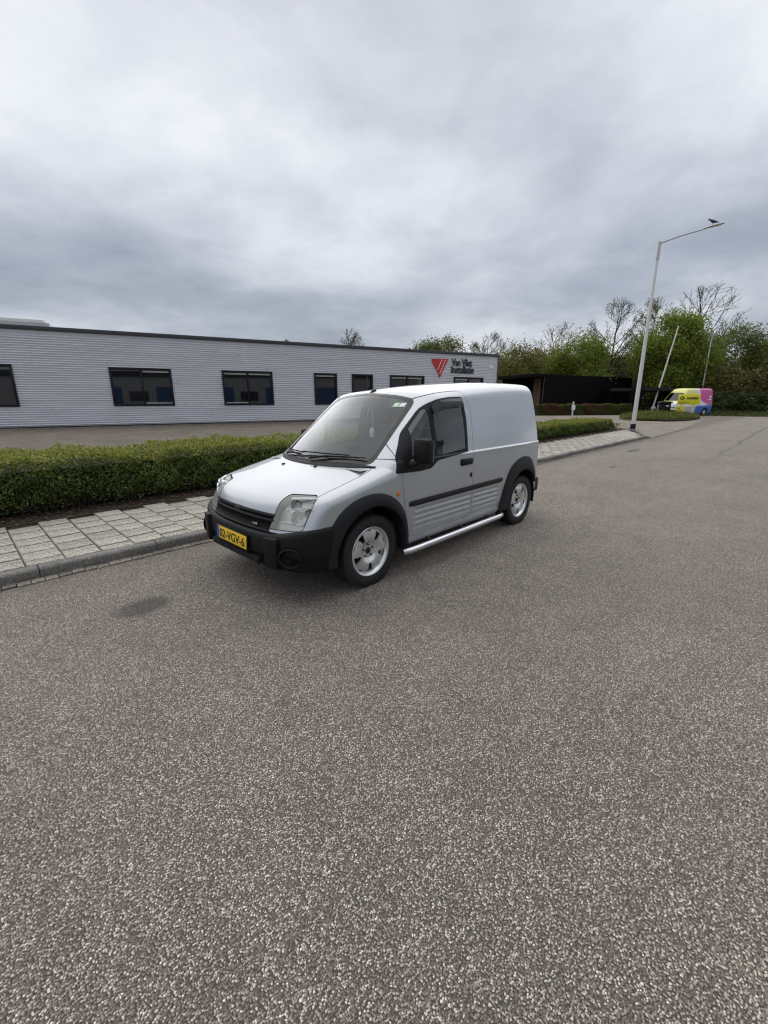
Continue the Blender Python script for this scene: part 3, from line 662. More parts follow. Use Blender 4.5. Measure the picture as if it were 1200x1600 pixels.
def island():
    rng = np.random.default_rng(8); c = np.array(st(42.2, 8.2)); root = tag(sheet('planted_island', [(36.8,7.6),(38.5,6.6),(42,6.5),(45.5,6.8),(47.5,8.0),(47,10.6),(44,11.8),(40.5,11.2),(37.6,9.4)], .14, M['soil'], .16), kind='structure')
    n = 26000; a = rng.uniform(0, 2*math.pi, n); r = np.sqrt(rng.random(n)); s = 42.2+r*np.cos(a)*5.6; t = 9.1+r*np.sin(a)*2.6
    hgt = (.10+.42*(1-r**2))*rng.random(n)**.6; hgt *= .85+.25*np.sin(s*3)*np.sin(t*2.6)
    P = np.stack([s, t, .10+hgt], 1); k = rng.random(n) < .6
    gc = empty('ground_cover', (0,0,0), RA); tag(gc, 'rough green ground cover mounded on the driveway island', 'ground cover', kind='stuff')
    for nm, kk, mt in (('foliage', k, 'leaf_mid'), ('dry_foliage', ~k, 'leaf_olive')):
        V, F = leaf_soup(P[kk]+np.array([0, 0, 1])*rng.exponential(.05, (kk.sum(), 1)), .19, rng, up=.0, aspect=.2); tag(link(nm, raw_mesh(nm, V, F, M[mt]), gc), kind='stuff')
island()
def verge_strip():        # grass along the far bend and at the hedge end
    rng = np.random.default_rng(9); n = 14000; s = rng.uniform(53.0, 56.5, n); t = rng.uniform(-22, 9.5, n); P = np.stack([s, t, rng.uniform(.02, .55, n)*(s-52.5)/4], 1)
    n2 = 500; P2 = np.stack([rng.normal(23.8, .28, n2), rng.normal(7.45, .35, n2), rng.uniform(.1, .42, n2)], 1)
    V, F = leaf_soup(np.concatenate([P, P2]), np.concatenate([np.full(n, .22), np.full(n2, .13)]), rng, aspect=.22); o = link('grass', raw_mesh('grass', V, F, M['grass_blade']), None); o.rotation_euler = (0,0,RA)
    tag(o, 'rough grass along the far bend and at the hedge end', 'grass', kind='stuff')
verge_strip()

TREES = [  # px centre, px top, distance, px width, leaf, leaves, leaf size, bark, options, label
 (548, 513, 66, 52, 'leaf_olive', 1710, .15, 'bark_dark', dict(dens=1.3, twig=.019, cl=.16), 'thin nearly bare treetop showing alone above the hall roof'),
 (455, 531, 70, 26, 'leaf_mid', 4750, .15, 'bark_dark', dict(dens=1.3, twig=.019, cl=.16), 'small green treetop just above the hall roof left of the thin bare one'),
 (668, 534, 68, 48, 'leaf_mid', 8000, .30, 'bark_dark', dict(cl=.7), 'low green treetop above the hall roof, left of the emblem'),
 (700, 530, 72, 54, 'leaf_olive', 7000, .30, 'bark_dark', dict(cl=.7), 'olive green treetop above the red emblem on the hall'),
 (758, 520, 70, 62, 'leaf_olive', 4940, .15, 'bark', dict(dens=1.3, twig=.019, cl=.16), 'sparse spreading treetop above the hall near its right corner'),
 (808, 541, 60, 66, 'leaf_olive', 14000, .26, 'bark_dark', dict(cl=.75, clear=.12), 'rounded olive tree just right of the hall corner'),
 (836, 548, 66, 50, 'leaf_brown', 6000, .26, 'bark_dark', dict(cl=.7, clear=.12), 'brownish leafing tree between the rounded olive and bright green trees'),
 (870, 506, 72, 74, 'leaf_brown', 2850, .15, 'bark', dict(dens=1.3, twig=.019, cl=.16), 'brown twiggy bare tree behind the black building'),
 (893, 530, 60, 74, 'leaf_fresh', 22000, .26, 'bark_dark', dict(cl=.75, clear=.10), 'bright green tree above the middle of the black building'),
 (946, 465, 62, 82, 'leaf_mid', 2470, .15, 'bark_dark', dict(dens=1.2, twig=.019, cl=.16, up=.7, clear=.2), 'tall slender almost bare tree left of the street lamp'),
 (1006, 463, 64, 70, 'leaf_mid', 6840, .15, 'bark_dark', dict(dens=1.3, twig=.019, cl=.16), 'tall thinly leafed tree directly behind the street lamp'),
 (1036, 492, 56, 104, 'leaf_fresh', 46000, .28, 'bark_dark', dict(cl=.6, clear=.08, leaders=2), 'big bright green tree behind the leaning white pole'),
 (1076, 444, 68, 112, 'leaf_mid', 1330, .15, 'bark_dark', dict(dens=1.5, twig=.021, cl=.16, clear=.26, up=.45), 'largest bare branched tree towering over the parked coloured van'),
 (1128, 510, 60, 92, 'leaf_mid', 18000, .26, 'bark_dark', dict(cl=.6, clear=.12), 'dark green leafing tree right of the far street lamp'),
 (1182, 516, 64, 76, 'leaf_brown', 4940, .15, 'bark_dark', dict(dens=1.3, twig=.019, cl=.16), 'thinly leafed brownish tree at the right edge'),
 (1240, 505, 60, 110, 'leaf_mid', 12000, .28, 'bark_dark', dict(cl=.8), 'tree standing just beyond the right edge of the view'),
 (965, 556, 70, 70, 'leaf_mid', 12000, .28, 'bark_dark', dict(cl=.8, clear=.1), 'mid green tree behind the roof of the black building'),
 (1000, 540, 74, 90, 'leaf_dark', 12000, .30, 'bark_dark', dict(cl=.9, clear=.1), 'dark tree deep behind the street lamp'),
 (770, 556, 80, 80, 'leaf_brown', 10000, .32, 'bark_dark', dict(cl=.9, clear=.1), 'brown green tree far behind the hall corner'),
 (925, 556, 78, 90, 'leaf_brown', 12000, .32, 'bark_dark', dict(cl=.9, clear=.1), 'brown green tree far behind the bright green one'),
 (850, 552, 84, 100, 'leaf_olive', 12000, .34, 'bark_dark', dict(cl=1., clear=.1), 'olive tree deep in the wood behind the black building'),
 (1085, 552, 78, 110, 'leaf_dark', 14000, .34, 'bark_dark', dict(cl=1., clear=.1), 'dark tree deep in the wood behind the coloured van'),
 (1170, 560, 74, 110, 'leaf_olive', 13000, .32, 'bark_dark', dict(cl=1., clear=.1), 'olive tree deep in the wood at the right')]
for i, (px, py, Y, pw, leaf, nl_, ls, bk, opt, lab) in enumerate(TREES):
    g0 = at_depth(px, 640, Y); H = at_depth(px, py, Y)[2]+.05; W = at_depth(px+pw/2, 600, Y)[0]-at_depth(px-pw/2, 600, Y)[0]
    make_tree(lab, g0[0], g0[1], H, W, leaf, nl_, ls, 100+i, bark=bk, group='trees along the edge of the wood', **opt)
SHRUBS = [ # px, top py, distance, px width, leaf, second, n
 (1012, 590, 58, 90, 'leaf_dark', None, 9000, 'dark shrub behind the carport posts'),
 (1060, 585, 53, 80, 'leaf_dark', 'leaf_mid', 9000, 'dark green shrub right behind the coloured van cab'),
 (1118, 568, 52, 84, 'leaf_olive', 'leaf_brown', 12000, 'olive brown shrub at the tail of the coloured van'),
 (1160, 558, 50, 92, 'leaf_dark', 'leaf_brown', 14000, 'large dark shrub with russet new leaves right of the coloured van'),
 (1205, 550, 49, 96, 'leaf_dark', 'leaf_brown', 14000, 'russet topped shrub cut by the right edge of the view'),
 (1255, 560, 49, 90, 'leaf_dark', 'leaf_olive', 9000, 'shrub just outside the right edge of the view'),
 (1135, 606, 48, 70, 'leaf_dark', None, 9000, 'low dark green shrub at the road bend beside the coloured van'),
 (1185, 604, 46.5, 80, 'leaf_dark', None, 9000, 'low dark green shrub at the road bend, farther right')]
for i, (px, py, Y, pw, leaf, l2, n, lab) in enumerate(SHRUBS):
    g0 = at_depth(px, 640, Y); H = at_depth(px, py, Y)[2]; W = (at_depth(px+pw/2, 600, Y)[0]-at_depth(px-pw/2, 600, Y)[0])*1.15
    make_shrub(lab, g0[0], g0[1]+1.0, H, W, W*.8, leaf, n, .24, 300+i, group='shrubs along the far bend', leaf2=l2)
for i, (px, Y, w, h, lf_) in enumerate(((640,78,60,9,'leaf_dark'),(800,66,60,6,'leaf_dark'),(850,70,70,7,'leaf_dark'),(900,68,60,6.5,'leaf_dark'),(950,66,60,6,'leaf_dark'),(735,80,60,8,'leaf_dark'))):
    g0 = at_depth(px, 640, Y); make_shrub(('dark bush behind the hall roof, left of the emblem', 'dark bush directly right of the hall corner', 'dark bush behind the left part of the black building', 'dark bush behind the middle of the black building', 'dark bush behind the right end of the black building', 'dark bush behind the hall roof, right of the emblem')[i], g0[0], g0[1], h, 11, 7, lf_, 7000, .32, 400+i, name='bush', group='undergrowth behind the buildings')

# ------------------------------------------------------------------ street furniture
def street_lamp(label, loc, H, arm, head, rz, rb, rt, base_block=True):
    r = empty('street_lamp', loc, rz); tag(r, label, 'street lamp', 'street lamps')
    MB().tube([(0,0,-.1), (0,0,H*.36), (0,0,H*.37), (0,0,H*.93)], [rb, rb*.86, rb*.8, rt], 16).build('pole', M['white_post'], r, smooth=40)
    MB().tube([(0,0,H*.915), (0,0,H)], [rt*1.35, rt*1.25], 14).build('spigot', M['galvanised'], r, smooth=40)
    if base_block: MB().tube([(0,0,-.02), (0,0,.26)], rb*1.22, 16).build('base_sleeve', M['frame_dark'], r, smooth=40)
    MB().tube([(0,0,H-.06), (arm*.5,0,H+.07), (arm,0,H+.13)], [.035,.033,.03], 10).build('arm', M['galvanised'], r, smooth=40)
    hx = arm-.05; hd = MB()
    pr = [(0,.045,.035),(.10,.06,.05),(.18,.085,.05),(.40,.115,.062),(.62,.10,.05),(.72,.06,.03)]
    P = np.array([[(hx+x*head/.72, w*math.cos(a), H+.15+x*.05+(h*math.sin(a) if math.sin(a) > 0 else .6*h*math.sin(a))) for a in np.linspace(0, 2*math.pi, 17)] for x, w, h in pr])
    hd.grid(P); n = len(pr)-1; hd.add(P[0, :-1], [tuple(range(16))]); hd.add(P[n, :-1], [tuple(range(16))])
    ho = hd.build('lamp_head', M['galvanised'], r, smooth=40)
    MB().box((hx+head*.62, 0, H+.135), (head*.55, .15, .03)).build('lens', M['lamp_glass'], ho); return r
lp = st(25.07, 6.53, .10); LROT = RA-math.pi/2
street_lamp('tall white street lamp on the pavement tip, with a bird on its head', (12.951, 22.437, .09), 8.62, 1.72, .72, LROT, .105, .062)
q = at_depth(1091.5, 640, 52); zt = at_depth(1106, 520, 52)[2]
street_lamp('far street lamp rising from behind the coloured van', (q[0], q[1], 0), zt, .9, .6, R(150), .085, .055, False)
# bird perched on the lamp head
bd = Vector((12.951, 22.437, .09))+Vector((math.cos(LROT)*1.97, math.sin(LROT)*1.97, 8.62+.235)); bird = empty('bird', bd, LROT+math.pi); tag(bird, 'black bird perched on the head of the tall street lamp', 'bird')
P = np.array([[(x, w*math.cos(a), z+h*math.sin(a)) for a in np.linspace(0, 2*math.pi, 13)] for x, z, w, h in ((-.25,.02,.012,.006),(-.16,.05,.03,.018),(-.08,.085,.055,.05),(.02,.12,.068,.068),(.09,.165,.052,.055),(.12,.205,.038,.040),(.155,.225,.036,.036),(.185,.225,.022,.022),(.20,.222,.009,.009),(.235,.212,.002,.002))])
MB().grid(P).build('body', M['bird_black'], bird, smooth=True)
for s in (-1, 1): MB().tube([(.0, s*.025, .08), (.01, s*.025, .0)], .006, 5).build('leg', M['bird_black'], bird)
# leaning white pole behind the island, with a small plate near its foot
q = at_depth(1017, 644, 45.5); q[2] = 0; tp = at_depth(1060, 511, 46.0); fp = empty('leaning_pole', (q[0], q[1], 0)); tag(fp, 'white flagpole leaning to the right behind the black bin', 'pole')
d = tp-q; MB().tube([(0,0,-.1), tuple(d*.5), tuple(d)], [.085,.07,.05], 12).build('pole', M['white_post'], fp, smooth=40)
e = d*.085; MB().box((e[0]-.02, e[1]-.14, e[2]), (.44, .08, .26)).build('plate', M['white_print'], fp, bevel=.01)
MB().lathe([(.0,.06),(.06,.05),(.075,0),(.06,-.05),(0,-.06)], 12, 'z', tuple(d+np.array([0,0,.03]))).build('finial', M['white_post'], fp, smooth=True)
# black bin on legs
q = at_depth(1035.5, 652, 36.4); bn = empty('waste_bin', (q[0], q[1], .20), R(-18)); tag(bn, 'black lidded bin on grey legs at the island', 'bin')
MB().box((0,0,.66), (.78,.62,.80)).build('body', M['black_plastic'], bn, bevel=.03)
MB().prism([(-.50,1.06),(.50,1.06),(.46,1.16),(.25,1.23),(-.25,1.23),(-.46,1.16)], lambda p: (p[0], -.38, p[1]), lambda p: (p[0], .38, p[1])).build('lid', M['black_plastic'], bn, bevel=.02)
MB().box((.12,-.325,.86), (.22,.02,.12)).build('label', M['galvanised'], bn); MB().box((.56,0,.72), (.34,.40,.05)).build('side_shelf', M['frame_dark'], bn)
for sx in (-1, 1):
    for sy in (-1, 1): MB().tube([(sx*.34, sy*.24, .28), (sx*.42, sy*.28, -.02)], .022, 8).build('leg', M['galvanised'], bn)
MB().tube([(-.40,-.27,.10), (.40,-.27,.10)], .016, 6).build('crossbar', M['galvanised'], bn)
# yellow sign board and the small slatted board under it
q = at_depth(1072, 650, 37.6); ys = empty('sign_board', (q[0], q[1], .05), R(-22)); tag(ys, 'yellow board with black diamond and lettering on the island', 'sign')
zb0, zb1 = at_depth(1072, 632, 37.6)[2]-.05, at_depth(1072, 616, 37.6)[2]-.05; wb = 1.62
MB().box((0, 0, (zb0+zb1)/2), (wb, .05, zb1-zb0)).build('board', M['sign_yellow'], ys, bevel=.008)
for sx in (-.50, .42): MB().box((sx, .07, zb1/2-.1), (.08, .08, zb1+.0)).build('post', M['sign_yellow'] if sx < 0 else M['white_post'], ys)
zc = zb0+(zb1-zb0)*.62; cxl = -.50; o_, i_ = .18, .085
ring = MB()
for k in range(4):
    a0, a1 = k*math.pi/2, (k+1)*math.pi/2
    pts = [(o_*math.cos(a0), o_*math.sin(a0)), (o_*math.cos(a1), o_*math.sin(a1)), (i_*math.cos(a1), i_*math.sin(a1)), (i_*math.cos(a0), i_*math.sin(a0))]
    ring.prism(pts, lambda p: (cxl+p[0]*1.15, -.026, zc+p[1]), lambda p: (cxl+p[0]*1.15, -.034, zc+p[1]))
ring.build('diamond', M['ink_black'], ys)
o = link('lettering', text_mesh('lettering', 'voets', .36, M['ink_black'], .012, .012, width=.86), ys); o.location = (-.20, -.03, zc-.10); o.rotation_euler = (R(90),0,0)
MB().box((-.32, -.030, zb0+.20), (.72, .01, .03)).box((-.42, -.030, zb0+.12), (.50, .01, .025)).build('small_print', M['ink_black'], ys)
q = at_depth(1061, 648, 36.9); yb = empty('slatted_board', (q[0], q[1], .05), R(-22)); tag(yb, 'small yellow slatted board on posts below the yellow sign', 'sign')
for z in (.50, .70, .90): MB().box((0, 0, z), (.66, .04, .13)).build('slat', M['sign_yellow'], yb)
for sx in (-.24, .26): MB().box((sx, .05, .42), (.07, .06, .90)).build('post', M['sign_yellow'], yb)

# ------------------------------------------------------------------ vehicle bodies: a smooth solid meshed by rays, then cut into panels
def smax(a, b, k): return np.maximum(a, b)+np.maximum(k-np.abs(a-b), 0)**2/(4*k)
def smin(a, b, k): return -smax(-a, -b, k)
class Shell:
    def __init__(s, F, x_rear, x_front, x_fan, zspine, ytop, zside, box, dx=.016, nfan=26, ncap=22):
        s.F = F; yb, zt = box
        ring = [(y, zt) for y in ytop] + [(yb, z) for z in zside]; ring = np.array(ring)
        O, T = [], []
        for x in np.arange(x_rear, x_fan, dx): O.append(np.tile([x, 0, zspine(x)], (len(ring), 1))); T.append(np.column_stack([np.full(len(ring), x), ring]))
        xe = x_front+.25; zf = zspine(x_fan)
        for f in np.linspace(0, 1, nfan): O.append(np.tile([x_fan, 0, zf], (len(ring), 1))); T.append(np.column_stack([np.full(len(ring), x_fan+(xe-x_fan)*f), ring]))
        for f in np.linspace(1, .02, ncap)[1:]: O.append(np.tile([x_fan, 0, zf], (len(ring), 1))); T.append(np.column_stack([np.full(len(ring), xe), ring[:, 0]*f, zf+(ring[:, 1]-zf)*f]))
        O, T = np.array(O), np.array(T); lo = np.zeros(O.shape[:2]); hi = np.ones(O.shape[:2])
        for _ in range(34):
            mid = (lo+hi)/2; P = O+(T-O)*mid[..., None]; ins = F(P[..., 0], P[..., 1], P[..., 2]) < 0; lo = np.where(ins, mid, lo); hi = np.where(ins, hi, mid)
        P = O+(T-O)*lo[..., None]; s.bm = bmesh.new(); a, b = P.shape[:2]
        vs = [[s.bm.verts.new(P[i, j]) for j in range(b)] for i in range(a)]
        for i in range(a-1):
            for j in range(b-1): s.bm.faces.new((vs[i][j], vs[i][j+1], vs[i+1][j+1], vs[i+1][j]))
    def cut(s, poly, ax, filt=None, closed=True):
        u, w = Vector(ax[0]), Vector(ax[1]); P = [Vector((p[0], p[1])) for p in poly]; n = len(P)
        x0, x1 = min(p.x for p in P)-.04, max(p.x for p in P)+.04; y0, y1 = min(p.y for p in P)-.04, max(p.y for p in P)+.04
        fs = []
        for f in s.bm.faces:
            c = f.calc_center_median(); a, b = c.dot(u), c.dot(w)
            if x0 < a < x1 and y0 < b < y1 and (filt is None or filt(c)): fs.append(f)
        for i in range(n if closed else n-1):
            a, b = P[i], P[(i+1) % n]; d = (b-a); L = d.length
            if L < 1e-6: continue
            d /= L; no = (u*(-d.y)+w*d.x); co = u*a.x+w*a.y; near = []; far = []
            for f in fs:
                c = f.calc_center_median(); q = Vector((c.dot(u), c.dot(w)))-a; al = q.dot(d); pe = abs(q.x*d.y-q.y*d.x)
                (near if (-.03 < al < L+.03 and pe < .03) else far).append(f)
            if not near: continue
            g = list({v for f in near for v in f.verts})+list({e for f in near for e in f.edges})+near
            r = bmesh.ops.bisect_plane(s.bm, geom=g, plane_co=co, plane_no=no, dist=1e-5)
            fs = far+[e for e in r['geom'] if isinstance(e, bmesh.types.BMFace)]
        return fs
    def extract(s, poly, ax, filt=None, cut=True):
        fs = s.cut(poly, ax, filt) if cut else [f for f in s.bm.faces if filt is None or filt(f.calc_center_median())]
        u, w = Vector(ax[0]), Vector(ax[1]); out = []
        for f in fs:
            if not f.is_valid: continue
            c = f.calc_center_median()
            if inside(poly, c.dot(u), c.dot(w)): out.append(f)
        return s.take(out)
    def take(s, faces):
        idx = {}; V = []; Fc = []
        for f in faces:
            k = []
            for v in f.verts:
                if v not in idx: idx[v] = len(V); V.append(tuple(v.co))
                k.append(idx[v])
            Fc.append(tuple(k))
        bmesh.ops.delete(s.bm, geom=list(faces), context='FACES'); return np.array(V).reshape(-1, 3), Fc
    def rest(s, filt=None):
        fs = [f for f in s.bm.faces if filt is None or filt(f.calc_center_median())]; return s.take(fs)
    def normals(s, V):
        e = 1e-3; g = np.stack([s.F(V[:, 0]+e*(i == 0), V[:, 1]+e*(i == 1), V[:, 2]+e*(i == 2))-s.F(V[:, 0]-e*(i == 0), V[:, 1]-e*(i == 1), V[:, 2]-e*(i == 2)) for i in range(3)], 1)
        return g/(np.linalg.norm(g, axis=1)[:, None]+1e-12)
    def panel(s, name, VF, mt, parent, side=0, off=0.0):      # side +1 left, -1 right, 0 both halves in one mesh
        V, Fc = VF
        if not len(V): return None
        N = s.normals(V); V = V+N*off; vs, ns, fs = [], [], []
        for sg in ((1, -1) if side == 0 else (side,)):
            o = len(vs); fl = np.array([1, sg, 1]); vs += [tuple(p) for p in V*fl]; ns += [tuple(p) for p in N*fl]
            fs += [tuple(i+o for i in (f if sg > 0 else f[::-1])) for f in Fc]
        me = bpy.data.meshes.new(name); me.from_pydata(vs, [], fs); me.materials.append(mt)
        NA = np.array(ns); nf = np.empty(len(fs)*3); me.polygons.foreach_get('normal', nf); nf = nf.reshape(-1, 3)
        bad = [i for i, f in enumerate(fs) if nf[i] @ NA[list(f)].sum(0) < 0]
        if bad:
            bs = set(bad); fs = [f[::-1] if i in bs else f for i, f in enumerate(fs)]; me.clear_geometry(); me.from_pydata(vs, [], fs)
        me.shade_smooth(); me.normals_split_custom_set_from_vertices(ns); return link(name, me, parent)
def inside(poly, x, y):
    r = False; n = len(poly)
    for i in range(n):
        (x0, y0), (x1, y1) = poly[i], poly[(i+1) % n]
        if (y0 > y) != (y1 > y) and x < (x1-x0)*(y-y0)/(y1-y0)+x0: r = not r
    return r
def rounded(poly, rad, n=4):
    out = []; m = len(poly)
    for i in range(m):
        p, a, b = (np.array(poly[k], float) for k in (i, i-1, (i+1) % m)); r = rad[i] if hasattr(rad, '__len__') else rad
        if r <= 0: out.append(tuple(p)); continue
        u, v = a-p, b-p; lu, lv = np.linalg.norm(u), np.linalg.norm(v); k = min(r, lu*.45, lv*.45); u, v = p+u/lu*k, p+v/lv*k
        for t in np.linspace(0, 1, n): out.append(tuple((1-t)**2*u+2*t*(1-t)*p+t*t*v))
    return out
def inset(poly, d):           # shrink a roughly convex/simple polygon by d
    m = len(poly); P = np.array(poly, float); ar = .5*sum(P[i][0]*P[(i+1)%m][1]-P[(i+1)%m][0]*P[i][1] for i in range(m)); sg = 1 if ar > 0 else -1; out = []
    for i in range(m):
        a, p, b = P[i-1], P[i], P[(i+1) % m]; e1 = (p-a)/(np.linalg.norm(p-a)+1e-9); e2 = (b-p)/(np.linalg.norm(b-p)+1e-9)
        n1 = np.array([-e1[1], e1[0]])*sg; n2 = np.array([-e2[1], e2[0]])*sg; bis = n1+n2; bis /= np.linalg.norm(bis)+1e-9; out.append(tuple(p+bis*d/max(.45, bis @ n1)))
    return out
def circle(cx, cz, r, n=36, a0=0, a1=2*math.pi): return [(cx+r*math.cos(a), cz+r*math.sin(a)) for a in np.linspace(a0, a1, n, endpoint=abs(a1-a0) < 6.28)]
XZ = ((1,0,0), (0,0,1)); YZ = ((0,1,0), (0,0,1)); XY = ((1,0,0), (0,1,0))
def itp(x, tab): return np.interp(x, [a for a, b in tab][::(1 if tab[0][0] < tab[-1][0] else -1)], [b for a, b in tab][::(1 if tab[0][0] < tab[-1][0] else -1)])
def spl(tab):                 # smooth (Catmull-Rom) lookup table
    tab = sorted(tab); xs = np.array([a for a, b in tab]); ys = np.array([b for a, b in tab]); m = np.gradient(ys, xs)
    fx = np.linspace(xs[0], xs[-1], 400); i = np.clip(np.searchsorted(xs, fx)-1, 0, len(xs)-2); h = xs[i+1]-xs[i]; t = (fx-xs[i])/h
    fy = (2*t**3-3*t**2+1)*ys[i]+(t**3-2*t**2+t)*h*m[i]+(-2*t**3+3*t**2)*ys[i+1]+(t**3-t**2)*h*m[i+1]
    return lambda x: np.interp(x, fx, fy)

def make_wheel(parent, x, y, side, r=.317, w=.195, rr=.212, tread=40):
    k = side; wh = empty('wheel'); wh.parent = parent; wh.location = (x, y, r-.004); h = w/2; ty = MB()
    prof = [(rr-.012, -h*.80), (rr+.010, -h*.92), (rr+.05, -h*1.0), (r-.035, -h*.98), (r-.012, -h*.90), (r, -h*.74), (r, -h*.38), (r-.008, -h*.36), (r-.008, -h*.30), (r, -h*.28), (r, -h*.04), (r-.008, -h*.02), (r-.008, h*.04), (r, h*.06), (r, h*.28), (r-.008, h*.30), (r-.008, h*.36), (r, h*.38), (r, h*.74), (r-.012, h*.90), (r-.035, h*.98), (r-.060, h*1.005), (r-.066, h*.99), (rr+.05, h*1.0), (rr+.010, h*.92), (rr-.012, h*.80)]
    to = ty.lathe([(a, b*k) for a, b in prof], 64).build('tyre', M['rubber'], wh, smooth=30)
    bl = MB()
    for i in range(tread*2):
        a = 2*math.pi*i/(tread*2)
        for sgn in (-1, 1):
            c = (math.cos(a)*(r-.004), sgn*h*.80, math.sin(a)*(r-.004)); ca, sa = math.cos(a), math.sin(a); vs = []
            for dr in (-.012, .006):
                for dt, dy in ((-.006,-.016),(.006,-.016),(.006,.016),(-.006,.016)): vs.append((c[0]+dr*ca-dt*sa, c[1]+dy, c[2]+dr*sa+dt*ca))
            bl.add(vs, [(0,1,2,3),(4,5,6,7),(0,1,5,4),(1,2,6,5),(2,3,7,6),(3,0,4,7)])
    tag(bl.build('tread_blocks', M['rubber'], to), kind='stuff')
    rim = MB(); rim.lathe([(rr-.012, -h*.75*k), (rr-.03, -h*.4*k), (rr-.035, h*.35*k), (rr-.020, h*.60*k), (rr-.014, h*.80*k), (rr-.004, h*.90*k), (rr+.004, h*.93*k), (rr+.008, h*.88*k)], 64)
    ro = rim.build('rim', M['alloy'], wh, smooth=35)
    # five broad paddles with a notch at each outer end
    nt = 150; th = np.linspace(0, 2*math.pi, nt+1); rad = np.array([.030, .042, .062, .078, .092, .106, .118, .132, .146, .158, .170, .180, .190, rr-.010])
    dish = np.array([.50, .50, .50, .60, .70, .76, .78, .79, .78, .76, .73, .70, .68, .68])*h
    fc = MB(); idx = {}; vs = []; fs = []
    def vid(i, j, b):
        key = (i % nt, j, b)
        if key not in idx: idx[key] = len(vs); vs.append((rad[j]*math.cos(th[i % nt]), k*(dish[j]-(.016 if b else 0)), rad[j]*math.sin(th[i % nt])))
        return idx[key]
    def hole(i, j):
        a = (math.degrees((th[i]+th[i+1])/2)+18) % 72; a = min(a, 72-a); r_ = (rad[j]+rad[j+1])/2
        if .104 < r_ < .184: 
            if a < 6.0+62*(r_-.096)+(-3 if r_ < .108 else 0)+(-3 if r_ > .182 else 0): return True
        b = abs(a-36)
        return r_ > .178 and r_ < .192 and b < 5.0
    H = [[hole(i, j) for j in range(len(rad)-1)] for i in range(nt)]
    for i in range(nt):
        for j in range(len(rad)-1):
            if H[i][j]: continue
            fs.append((vid(i,j,0), vid(i+1,j,0), vid(i+1,j+1,0), vid(i,j+1,0)))
            for (di, dj, e0, e1) in ((1,0,(i+1,j),(i+1,j+1)), (-1,0,(i,j),(i,j+1)), (0,1,(i,j+1),(i+1,j+1)), (0,-1,(i,j),(i+1,j))):
                ii, jj = (i+di) % nt, j+dj
                if jj < 0 or jj >= len(rad)-1: continue
                if H[ii][jj]: fs.append((vid(*e0,0), vid(*e1,0), vid(*e1,1), vid(*e0,1)))
    fc.add(vs, fs); fc.build('spokes', M['alloy'], wh, smooth=38)
    hub = MB().lathe([(0.0, h*.56*k), (.024, h*.56*k), (.029, h*.52*k), (.029, h*.30*k)], 24).build('hub_cap', M['grey_plastic'], wh, smooth=40)
    for i in range(5):
        a = i*2*math.pi/5+.3; MB().lathe([(0, h*.60*k), (.008, h*.60*k), (.010, h*.40*k)], 8, 'y', (.054*math.cos(a), 0, .054*math.sin(a))).build('wheel_nut', M['dark_steel'], wh)
    MB().lathe([(.03, h*.25*k), (.135, h*.25*k), (.135, h*.08*k)], 40).build('brake_disc', M['dark_steel'], wh, smooth=30)
    MB().lathe([(.0, h*.02*k), (.19, h*.02*k)], 30).build('backing', M['seam_black'], wh)
    return wh

